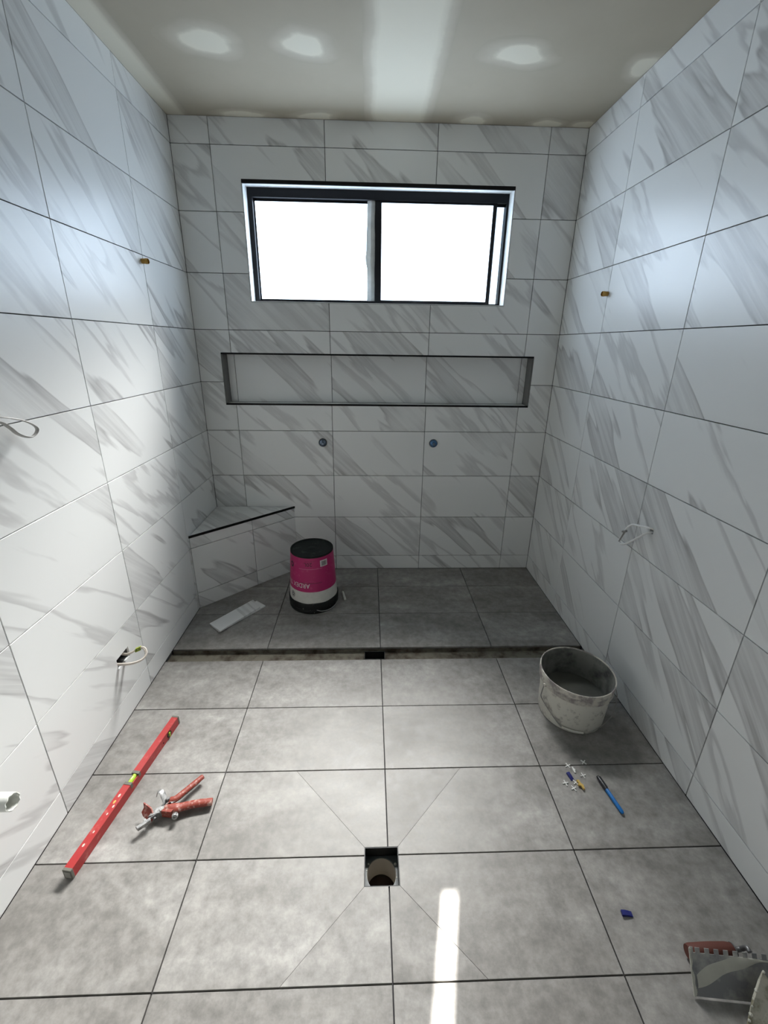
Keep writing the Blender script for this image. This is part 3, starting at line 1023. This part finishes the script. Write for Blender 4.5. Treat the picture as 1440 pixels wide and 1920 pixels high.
# lettering (reads upside down on the upturned pail)
tb = text_bm('ARDEX TN', 0.042)
bmesh.ops.scale(tb, vec=(0.85, 1.0, 1.0), verts=tb.verts)
print_part(tb, 'print_white', -0.16, 0.205, 'lettering')
tb = text_bm('20L', 0.034)
print_part(tb, 'ink', -0.02, PH - 0.040, 'lettering')
bm = BM(); flat_rect(bm, -0.085, -0.0012, 0.05, 0.0012, 14)
print_part(bm, 'ink', -0.23, 0.2085, 'printed_line')
bm = BM(); flat_rect(bm, -0.085, -0.001, 0.06, 0.001, 14)
print_part(bm, 'print_pale', -0.20, 0.300, 'printed_line')
bm = BM()
for i in range(9):
    flat_rect(bm, -0.034 + i * 0.0075, -0.0008, -0.034 + i * 0.0075 + (0.006 if i % 4 else 0.003), 0.0008, 1)
print_part(bm, 'ink', -0.13, PH - 0.031, 'small_print')
st = BM(); flat_rect(st, -0.024, -0.020, 0.024, 0.020, 6)
sticker = print_part(st, 'print_white', 0.52, PH - 0.052, 'barcode_sticker', lift=0.0008)
bm = BM()
xx = -0.018
rb_ = random.Random(4)
while xx < 0.017:
    w_ = rb_.choice((0.0012, 0.002, 0.003))
    flat_rect(bm, xx, -0.014, xx + w_, 0.015, 1)
    xx += w_ + rb_.choice((0.0012, 0.002))
print_part(bm, 'ink', 0.52, PH - 0.052, 'barcode', sticker, 0.0013)
bm = BM()
for rr, r2 in ((0.017, 0.020), (0.006, 0.012)):
    for j in range(24):
        a, b_ = 2 * math.pi * j / 24, 2 * math.pi * (j + 1) / 24
        vs = [bm.verts.new((q * math.cos(c) * 0.9, q * math.sin(c), 0)) for q, c in ((rr, a), (r2, a), (r2, b_), (rr, b_))]
        bm.faces.new(vs)
print_part(bm, 'ink', -1.02, 0.115, 'round_mark', body)
bm = BM()
for j in range(24):
    a, b_ = 2 * math.pi * j / 24, 2 * math.pi * (j + 1) / 24
    vs = [bm.verts.new((q * math.cos(c) * 0.9, q * math.sin(c), 0)) for q, c in ((0.008, a), (0.019, a), (0.019, b_), (0.008, b_))]
    bm.faces.new(vs)
print_part(bm, 'ink', -1.1, PH - 0.07, 'round_mark')
# wire bail dropped to the floor, with its white grip
bail = [(0.035, -0.1565, 0.036), (0.065, -0.152, 0.026), (0.105, -0.136, 0.026), (0.140, -0.095, 0.032), (0.158, -0.04, 0.040), (0.163, 0.03, 0.040), (0.160, 0.080, 0.030), (0.170, 0.095, 0.018), (0.1764, 0.080, 0.012), (0.1965, -0.004, 0.012)]
bm = BM()
tube(bm, smooth_path(bail, 5), 0.0022, 8)
hd = obj('handle', bm, 'wire', pail, True)
bm = BM()
tube(bm, [(0.1764, 0.080, 0.012), (0.1965, -0.004, 0.012)], 0.0078, 12)
obj('grip', bm, 'pail_white', hd, True)

# ------------------------------------------------------------------ open white bucket
BHt = 0.2196
bk = thing('mixing_bucket', 'open scuffed white bucket holding grey water by the tiled wall', 'bucket', (0.8893, -1.3010, 0))
r0, r1 = 0.1365, 0.148
def br(z):
    return r0 + (r1 - r0) * z / BHt
bm = BM()
lathe(bm, [(0, 0.002), (r0 - 0.008, 0.0), (r0 - 0.002, 0.002), (r0, 0.008), (br(0.165), 0.165)], 72)
obj('body', bm, 'bucket_out', bk, True)
bm = BM()
lathe(bm, [(br(0.165), 0.165), (0.1515, 0.166), (0.1525, 0.170), (0.1525, 0.182), (0.1490, 0.186), (0.1490, 0.193), (0.1545, 0.196), (0.1550, BHt - 0.003), (0.1535, BHt), (0.1505, BHt), (0.1490, BHt - 0.004)], 72)
obj('rim', bm, 'bucket_band', bk, True)
bm = BM()
lathe(bm, [(0.1490, BHt - 0.004), (br(0.2) - 0.004, 0.195), (r0 - 0.004, 0.012), (0, 0.010)], 72)
obj('inner_wall', bm, 'bucket_in', bk, True)
bm = BM()
lathe(bm, [(0, 0.088), (br(0.088) - 0.0045, 0.088), (br(0.083) - 0.0045, 0.083), (0, 0.083)], 72)
obj('water_surface', bm, 'water', bk)
# hanging wire bail
ax = Vector((0.90, 0.20, 0)).normalized()
bpts = [Vector(p) for p in ((-0.155, -0.034, 0.172), (-0.158, -0.030, 0.130), (-0.150, -0.020, 0.090), (-0.132, -0.068, 0.066), (-0.089, -0.114, 0.021), (-0.048, -0.137, 0.022),
        (-0.010, -0.146, 0.021), (0.012, -0.146, 0.018), (0.077, -0.126, 0.036), (0.1154, -0.1030, 0.045), (0.1316, -0.0964, 0.060), (0.1495, -0.0827, 0.090), (0.1653, -0.0522, 0.130), (0.1623, -0.020, 0.160), (0.155, 0.034, 0.172))]
bm = BM()
tube(bm, smooth_path(bpts, 5), 0.0022, 8)
hd = obj('handle', bm, 'wire', bk, True)
bm = BM()
tube(bm, smooth_path([bpts[4], bpts[5], bpts[6]], 5), 0.0045, 10)
obj('grip', bm, 'bucket_out', hd, True)
for s in (-1, 1):
    bm = BM()
    tube(bm, [ax * s * 0.146 + Vector((0, 0, 0.172)), ax * s * 0.160 + Vector((0, 0, 0.172))], 0.008, 12)
    obj('handle_lug', bm, 'bucket_band', bk, True)

# ------------------------------------------------------------------ tile offcuts on the shower floor
def offcut(corners, zb, name, label):
    c = sum((Vector(p) for p in corners), Vector((0, 0))) / len(corners)
    o_bm = BM()
    prism(o_bm, [(p[0] - c.x, p[1] - c.y) for p in corners], 0.0, 0.009, 0.0006)
    return tag(obj(name, o_bm, 'marble', loc=(c.x, c.y, zb)), label, 'tile offcut', 'tile offcuts on the shower floor')
offcut([(-0.945, -0.668), (-0.862, -0.738), (-0.694, -0.505), (-0.758, -0.426)], 0.009, 'tile_offcut', 'upper narrow white tile offcut lying crosswise on another strip')
offcut([(-0.935, -0.672), (-0.872, -0.728), (-0.668, -0.478), (-0.735, -0.424)], 0.0, 'tile_offcut', 'lower narrow white tile offcut lying on the dark shower floor')

# ------------------------------------------------------------------ red spirit level
p0_, p1_ = Vector((-0.9241, -1.9113, 0)), Vector((-0.8386, -1.3442, 0))
d_ = (p1_ - p0_)
LL = d_.length
WL, HL = 0.027, 0.038
lv = thing('spirit_level', 'long red spirit level with green vial lying beside the red-handled pliers', 'level', p0_, math.atan2(d_.y, d_.x))
# local x along the bar, local y to the wall side (0..WL)
V0, V1 = LL * 0.475, LL * 0.555
bm = BM()
box(bm, (0.006, 0, 0.0005), (V0, WL, HL))
box(bm, (V0, 0, 0.0005), (V1, WL, HL - 0.018))
box(bm, (V0, 0, HL - 0.018), (V1, 0.0035, HL - 0.006))
box(bm, (V1, 0, 0.0005), (LL - 0.006, WL, HL))
obj('bar', bm, 'red', lv)
for xa_, xb_ in ((-0.002, 0.007), (LL - 0.007, LL + 0.002)):
    bm = BM()
    box(bm, (xa_, -0.0008, 0.0), (xb_, WL + 0.0008, HL + 0.0008))
    bmesh.ops.bevel(bm, geom=bm.edges[:], offset=0.0015, segments=2, affect='EDGES', profile=0.5)
    ec = obj('end_cap', bm, 'grey_cap', lv)
    xx_ = xa_ - 0.0006 if xa_ < 0 else xb_
    bm = BM()
    box(bm, (xx_, 0.004, 0.006), (xx_ + 0.0006, WL - 0.004, HL - 0.007))
    obj('cap_face', bm, 'cap_light', ec)
for xa_ in (V0 - 0.004, V1 - 0.006):
    bm = BM()
    box(bm, (xa_, -0.0006, HL - 0.017), (xa_ + 0.010, WL + 0.0006, HL + 0.0012))
    obj('vial_holder', bm, 'grey_cap', lv)
bm = BM()
tube(bm, [(V0 + 0.004, WL * 0.5, HL - 0.009), (V0 + 0.012, WL * 0.5, HL - 0.0085), (V1 - 0.012, WL * 0.5, HL - 0.0085), (V1 - 0.004, WL * 0.5, HL - 0.009)], 0.0085, 16)
vi_ = obj('vial', bm, 'vial', lv, True)
bm = BM()
tube(bm, [((V0 + V1) / 2 - 0.006, WL * 0.5, HL - 0.0042), ((V0 + V1) / 2 + 0.006, WL * 0.5, HL - 0.0042)], 0.0046, 10)
obj('bubble', bm, 'vial_bubble', vi_, True)
# plumb vial in a round window near the far end
pvx = LL * 0.875
bm = BM()
lathe(bm, [(0.010, 0.0), (0.0135, 0.0), (0.0135, 0.0012), (0.010, 0.0012), (0.010, 0.0)], 28)
pr_ = obj('plumb_ring', bm, 'black_trim', lv, loc=(pvx, 0, HL * 0.5), rot=(math.pi / 2, 0, 0))
bm = BM()
lathe(bm, [(0, 0.0002), (0.010, 0.0002), (0.010, 0.0006), (0, 0.0006)], 24)
obj('plumb_recess', bm, 'grey_cap', pr_)
bm = BM()
tube(bm, [(0, -0.009, 0.001), (0, 0.009, 0.001)], 0.0042, 12)
obj('plumb_vial', bm, 'vial', pr_, True)
bm = BM()
lathe(bm, [(0, 0.0), (0.003, 0.0), (0.003, 0.0006), (0, 0.0006)], 14)
obj('rivet', bm, 'black_trim', lv, loc=(pvx - 0.04, 0, HL * 0.42), rot=(math.pi / 2, 0, 0))
for i, (fx, fy) in enumerate(((0.29, 0.4), (0.335, 0.3), (0.36, 0.55), (0.19, 0.5), (0.12, 0.6), (0.40, 0.5))):
    bm = BM()
    bmesh.ops.create_icosphere(bm, subdivisions=1, radius=0.0028 + 0.0008 * (i % 3))
    for v in bm.verts:
        v.co.z *= 0.16
        v.co.x *= 1.7
    obj('plaster_splash', bm, 'spacer_yellow' if i == 2 else 'trowel_edge', lv, True, loc=(LL * fx, WL * fy, HL))

# ------------------------------------------------------------------ tile levelling pliers
pl = thing('levelling_pliers', 'metal-jawed tile levelling pliers with worn red handles on the floor', 'pliers', (-0.70, -1.705, 0))
def pw(x, y, z):
    return Vector((x + 0.70, y + 1.705, z))
def oval(bm, pts, rs, k=(1.0, 0.7), n=5, seg=12):
    sp = smooth_path([p for p in pts], n)
    rr = []
    for i in range(len(sp)):
        f = i / (len(sp) - 1) * (len(rs) - 1)
        a = int(min(f, len(rs) - 2))
        rr.append(rs[a] + (rs[a + 1] - rs[a]) * (f - a))
    tube(bm, sp, rr, seg, flat=(k[0], k[1], (0, 0, 1)))
bm = BM()
oval(bm, [pw(-0.722, -1.697, 0.030), pw(-0.706, -1.694, 0.030), pw(-0.690, -1.674, 0.029), pw(-0.664, -1.638, 0.026), pw(-0.641, -1.607, 0.024)], [0.0105, 0.0115, 0.0105, 0.0105, 0.0095])
obj('handle', bm, 'red_grip', pl, True)
bm = BM()
oval(bm, [pw(-0.716, -1.703, 0.022), pw(-0.694, -1.684, 0.020), pw(-0.668, -1.650, 0.018), pw(-0.648, -1.622, 0.017)], [0.006, 0.0055, 0.005, 0.004], (0.8, 0.6))
obj('handle_channel', bm, 'steel', pl, True)
bm = BM()
oval(bm, [pw(-0.731, -1.722, 0.026), pw(-0.712, -1.722, 0.025), pw(-0.692, -1.722, 0.023), pw(-0.676, -1.716, 0.021), pw(-0.640, -1.706, 0.019), pw(-0.600, -1.700, 0.018), pw(-0.577, -1.697, 0.017)], [0.012, 0.016, 0.0175, 0.0145, 0.0135, 0.0135, 0.0125])
obj('handle', bm, 'red_grip', pl, True)
bm = BM()                                        # body bracket and neck
def slab(bm, pts, z0, z1):
    prism(bm, [(p[0] + 0.70, p[1] + 1.705) for p in pts], z0, z1, 0.001)
slab(bm, [(-0.735, -1.738), (-0.700, -1.742), (-0.690, -1.722), (-0.722, -1.702)], 0.006, 0.034)
obj('body_bracket', bm, 'red_grip', pl)
bm = BM()
slab(bm, [(-0.772, -1.752), (-0.735, -1.737), (-0.727, -1.715), (-0.735, -1.706), (-0.766, -1.730)], 0.012, 0.030)
slab(bm, [(-0.745, -1.730), (-0.700, -1.690), (-0.694, -1.697), (-0.738, -1.738)], 0.030, 0.034)
obj('neck_plate', bm, 'steel', pl)
bm = BM()                                        # hooked white jaw tip
slab(bm, [(-0.797, -1.785), (-0.787, -1.792), (-0.757, -1.765), (-0.763, -1.755), (-0.772, -1.763), (-0.777, -1.757), (-0.783, -1.763), (-0.780, -1.770)], 0.020, 0.032)
obj('jaw_hook', bm, 'steel', pl)
bm = BM()                                        # standing notched push plate
vs0 = [(-0.803, -1.716, 0.046), (-0.797, -1.726, 0.038), (-0.802, -1.736, 0.029), (-0.795, -1.744, 0.022), (-0.766, -1.762, 0.010), (-0.755, -1.750, 0.024), (-0.772, -1.731, 0.040)]
fr_ = [bm.verts.new(pw(*v)) for v in vs0]
bk_ = [bm.verts.new(pw(v[0] + 0.003, v[1] + 0.003, v[2] - 0.002)) for v in vs0]
bm.faces.new(fr_); bm.faces.new(bk_[::-1])
for i in range(len(vs0)):
    j = (i + 1) % len(vs0)
    bm.faces.new((fr_[i], bk_[i], bk_[j], fr_[j]))
obj('push_plate', bm, 'red_grip', pl)
bm = BM()                                        # bent spring plate standing up behind the pivot
sp_ = smooth_path([pw(-0.731, -1.708, 0.030), pw(-0.745, -1.692, 0.044), pw(-0.757, -1.681, 0.052), pw(-0.768, -1.680, 0.050), pw(-0.770, -1.692, 0.040)], 5)
tube(bm, sp_, 0.010, 10, flat=(1.0, 0.14, (0, 0.4, 1)))
obj('spring_plate', bm, 'steel', pl, True)
bm = BM()
lathe(bm, [(0, -0.004), (0.007, -0.004), (0.007, 0.004), (0.0055, 0.0065), (0, 0.0075)], 18)
obj('pivot_bolt', bm, 'steel_dark', pl, True, loc=pw(-0.728, -1.699, 0.036))
bm = BM()
lathe(bm, [(0, 0.0), (0.0085, 0.0), (0.0095, 0.002), (0.0095, 0.011), (0.0085, 0.013), (0.004, 0.013), (0.004, 0.010), (0, 0.010)], 24)
for v in bm.verts:
    rr = math.hypot(v.co.x, v.co.y)
    if rr > 0.008:
        k = 1 + 0.07 * math.cos(12 * math.atan2(v.co.y, v.co.x))
        v.co.x *= k; v.co.y *= k
obj('adjust_knob', bm, 'steel', pl, True, loc=pw(-0.686, -1.742, 0.022), rot=(math.radians(70), 0, math.radians(12)))
bm = BM()
tube(bm, [pw(-0.757, -1.748, 0.020), pw(-0.748, -1.755, 0.020)], 0.005, 10)
tube(bm, [pw(-0.775, -1.765, 0.026), pw(-0.750, -1.742, 0.026)], 0.0035, 10)
obj('jaw_pin', bm, 'steel_dark', pl, True)

# ------------------------------------------------------------------ marker pen
pa, pb = Vector((0.8505, -1.6270, 0)), Vector((0.8715, -1.7650, 0))
dp = pb - pa
pen = thing('marker_pen', 'slim blue marker pen with a black clipped cap on grey tile', 'pen', pa, math.atan2(dp.y, dp.x))
PL = dp.length
bm = BM()
def lathe_x(bm, prof, seg=20):
    t0 = len(bm.verts)
    lathe(bm, prof, seg)
    bmesh.ops.rotate(bm, verts=bm.verts[:], cent=(0, 0, 0), matrix=Matrix.Rotation(math.pi / 2, 3, 'Y'))
lathe_x(bm, [(0, 0.050), (0.0062, 0.050), (0.0068, 0.056), (0.0068, PL - 0.008), (0.0055, PL - 0.002), (0.0035, PL), (0, PL)])
obj('barrel', bm, 'pen_blue', pen, True, loc=(0, 0, 0.0075))
bm = BM()
lathe_x(bm, [(0, 0.0), (0.0048, 0.0), (0.0062, 0.004), (0.0074, 0.022), (0.0074, 0.053), (0, 0.053)])
cp = obj('cap', bm, 'pen_black', pen, True, loc=(0, 0, 0.0075))
bm = BM()
box(bm, (0.002, 0.0058, -0.0018), (0.046, 0.0105, 0.0018))
bmesh.ops.bevel(bm, geom=bm.edges[:], offset=0.0008, segments=2, affect='EDGES', profile=0.5)
obj('clip', bm, 'pen_black', cp, True)

# ------------------------------------------------------------------ spacers and clips
def cross_mesh():
    bm = BM()
    L_, w = 0.0115, 0.0016
    prism(bm, [(-w, -L_), (w, -L_), (w, -w), (L_, -w), (L_, w), (w, w), (w, L_), (-w, L_), (-w, w), (-L_, w), (-L_, -w), (-w, -w)], 0.0, 0.004, 0.0003)
    return bm
sp_first = None
spots = [(0.7582, -1.5777, 0.35, 'white cross spacer lying on the floor joint beside the pen'),
         (0.8275, -1.5644, 0.70, 'white cross spacer lying past the floor joint towards the bucket'),
         (0.7990, -1.6193, 0.25, 'white cross spacer lying between the navy clip and the pen cap'),
         (0.7181, -1.6471, 0.15, 'white cross spacer on the side of the navy clip away from the pen'),
         (0.7402, -1.6681, 0.40, 'white cross spacer just in front of the yellow wedge'),
         (0.7580, -1.6460, 0.55, 'white cross spacer half under the yellow wedge')]
for x, y, a, lab in spots:
    if sp_first is None:
        o = obj('cross_spacer', cross_mesh(), 'spacer')
        sp_first = o
    else:
        o = sp_first.copy()
        COL.objects.link(o)
    o.location = (x, y, 0.0002)
    o.rotation_euler = (0, 0, a)
    tag(o, lab, 'tile spacer', 'white cross spacers on the floor')
bm = BM()
prism(bm, [(-0.003, -0.012), (0.003, -0.012), (0.0032, -0.003), (0.006, -0.003), (0.006, 0.004), (0.003, 0.004), (0.003, 0.012), (-0.003, 0.012)], 0.0, 0.005, 0.0004)
tag(obj('spacer_stub', bm, 'spacer', loc=(0.7728, -1.5960, 0), rot=(0, 0, 0.05)), 'broken white spacer stub standing off beside the navy clip', 'tile spacer')
bm = BM()
prism(bm, [(-0.006, 0.015), (0.004, 0.016), (0.0045, 0.002), (0.010, -0.006), (0.006, -0.022), (0.0005, -0.020), (-0.001, -0.008), (-0.010, -0.002), (-0.003, 0.004)], 0.0045, 0.011, 0.0008)
tag(obj('spacer_wedge', bm, 'spacer_yellow', loc=(0.7690, -1.6560, 0), rot=(0, 0, 0.12)), 'yellow plastic tile wedge lying over a white cross spacer', 'tile wedge')

def clip_mesh(l, w, h):
    bm = BM()
    pts = [(-l / 2, 0.0), (l / 2, 0.0), (l / 2, h), (l * 0.1, h), (-l / 2, h * 0.35)]
    for f in (-w / 2, w / 2):
        pass
    a = [bm.verts.new((x, -w / 2, z)) for x, z in pts]
    b = [bm.verts.new((x, w / 2, z)) for x, z in pts]
    bm.faces.new(a); bm.faces.new(b[::-1])
    for i in range(len(pts)):
        j = (i + 1) % len(pts)
        bm.faces.new((a[i], b[i], b[j], a[j]))
    bmesh.ops.bevel(bm, geom=bm.edges[:], offset=0.0005, segments=1, affect='EDGES', profile=0.5)
    return bm
for x, y, rz, lab in ((0.7476, -1.6224, 1.80, 'navy plastic levelling wedge among the white cross spacers'),
                      (0.7270, -2.0392, 3.05, 'navy plastic levelling wedge alone on the tile before the trowel')):
    t = thing('levelling_wedge', lab, 'tile wedge', (x, y, 0), rz, 'navy levelling wedges')
    obj('wedge_body', clip_mesh(0.031, 0.013, 0.008), 'navy', t)
    bm = BM()
    for k in range(4):
        box(bm, (-0.011 + 0.0055 * k, -0.004, 0.0035 + 0.0009 * k), (-0.009 + 0.0055 * k, 0.004, 0.0052 + 0.0011 * k))
    obj('ridges', bm, 'navy', t)

# ------------------------------------------------------------------ notched trowel
tr = thing('notched_trowel', 'cement-smeared notched trowel resting on its brown-red handle', 'trowel', (0.93, -2.17, 0))
TL_, TWd = 0.285, 0.100
ty0, tz0 = -2.2076, 0.004
tilt = math.radians(54)
tm = Matrix.Translation((0.803 - 0.93, ty0 + 2.17, tz0)) @ Matrix.Rotation(math.radians(-6), 4, 'Z') @ Matrix.Rotation(tilt, 4, 'X')
poly = [(0.0, 0.0), (TL_, 0.0)]
top, nd, pitch, tooth = TWd, 0.011, 0.0235, 0.0115
x = TL_
pts_t = []
k = 0
while x > 0.012:
    pts_t += [(x, top), (max(x - tooth, 0), top), (max(x - tooth, 0), top - nd), (max(x - pitch, 0), top - nd)]
    x -= pitch
pts_t = [p for p in pts_t if p[0] > 0.0035] + [(0.010, top - nd), (0.010, top), (0.003, top + 0.001), (0.0, top - 0.004)]
poly += pts_t
bm = BM()
clean = []
for p in poly:
    if not clean or (abs(p[0] - clean[-1][0]) + abs(p[1] - clean[-1][1])) > 1e-5:
        clean.append(p)
prism(bm, clean, 0.0, 0.0014)
blade = obj('blade', bm, 'trowel_steel', tr, mw=tm)
bm = BM()
for i in range(24):      # crust of dry cement along the short edge
    t_ = i / 23
    w_ = 0.0045 + 0.002 * math.sin(7 * t_) + 0.0015 * math.sin(19 * t_)
    box(bm, (-0.001, t_ * (TWd - 0.006), 0.001), (w_, (t_ + 0.047) * (TWd - 0.006), 0.0038 + 0.001 * math.sin(11 * t_)))
obj('cement_crust', bm, 'trowel_edge', blade)
bm = BM()                # smear of cement dragged across the face
prev = None
for i in range(25):
    t_ = i / 24
    x_ = 0.012 + t_ * (TL_ - 0.03)
    c_ = 0.030 + 0.055 * math.sin(min(t_ * 1.6, 1.0) * 1.57)
    h_ = 0.010 + 0.008 * math.sin(5 * t_ + 0.5) + 0.003 * math.sin(17 * t_)
    r_ = [bm.verts.new((x_, c_ - h_, 0.0013)), bm.verts.new((x_, c_ - h_ * 0.3, 0.0034)), bm.verts.new((x_, c_ + h_ * 0.4, 0.0030)), bm.verts.new((x_, min(c_ + h_, TWd - nd), 0.0013))]
    if prev:
        for j in range(3):
            bm.faces.new((prev[j], r_[j], r_[j + 1], prev[j + 1]))
    prev = r_
obj('cement_smear', bm, 'trowel_edge', blade, True)
hz = 0.024
bm = BM()
hp = [(0.834 - 0.93, -2.134 + 2.17, hz), (0.842 - 0.93, -2.134 + 2.17, hz), (0.900 - 0.93, -2.134 + 2.17, hz), (0.945 - 0.93, -2.134 + 2.17, hz), (0.958 - 0.93, -2.134 + 2.17, hz)]
tube(bm, hp, [0.0155, 0.0175, 0.0185, 0.0175, 0.0150], 20)
obj('handle', bm, 'trowel_grip', tr, True)
bm = BM()
tube(bm, [(0.958 - 0.93, -2.134 + 2.17, hz), (0.962 - 0.93, -2.134 + 2.17, hz)], 0.0162, 20)
tube(bm, smooth_path([(0.962 - 0.93, -2.134 + 2.17, hz), (0.980 - 0.93, -2.134 + 2.17, hz + 0.004), (0.985 - 0.93, -2.140 + 2.17, hz + 0.024), (0.985 - 0.93, -2.150 + 2.17, hz + 0.026)], 4), 0.006, 12)
obj('ferrule', bm, 'steel_dark', tr, True)

# ------------------------------------------------------------------ second crusted blade
sc_ = thing('crusted_scraper', 'pale scraper blade caked in dry cement propped against the notched trowel', 'scraper', (0.985, -2.262, 0))
def scr(x, y, z):
    return Vector((x - 0.985, y + 2.262, z))
bm = BM()
edge = [(0.890, -2.266, 0.012), (0.896, -2.259, 0.022), (0.903, -2.252, 0.030), (0.911, -2.243, 0.042), (0.920, -2.234, 0.050), (0.930, -2.225, 0.064), (0.943, -2.214, 0.080), (0.955, -2.206, 0.096),
        (0.966, -2.216, 0.088), (0.985, -2.232, 0.072), (1.010, -2.248, 0.054), (1.050, -2.262, 0.038), (1.050, -2.330, 0.008), (0.960, -2.330, 0.002), (0.900, -2.310, 0.002)]
fr_ = [bm.verts.new(scr(*v)) for v in edge]
bk_ = [bm.verts.new(scr(v[0] + 0.001, v[1] + 0.003, max(v[2] - 0.0035, 0.0))) for v in edge]
bm.faces.new(fr_); bm.faces.new(bk_[::-1])
for i in range(len(edge)):
    j = (i + 1) % len(edge)
    bm.faces.new((fr_[i], bk_[i], bk_[j], fr_[j]))
obj('blade', bm, 'crust', sc_)
bm = BM()
for i in range(8):
    v = Vector(edge[i])
    bmesh.ops.create_icosphere(bm, subdivisions=1, radius=0.0026 + 0.0012 * (i % 3), matrix=Matrix.Translation(scr(v.x + 0.002, v.y, v.z)))
obj('cement_crust', bm, 'trowel_edge', sc_, True)
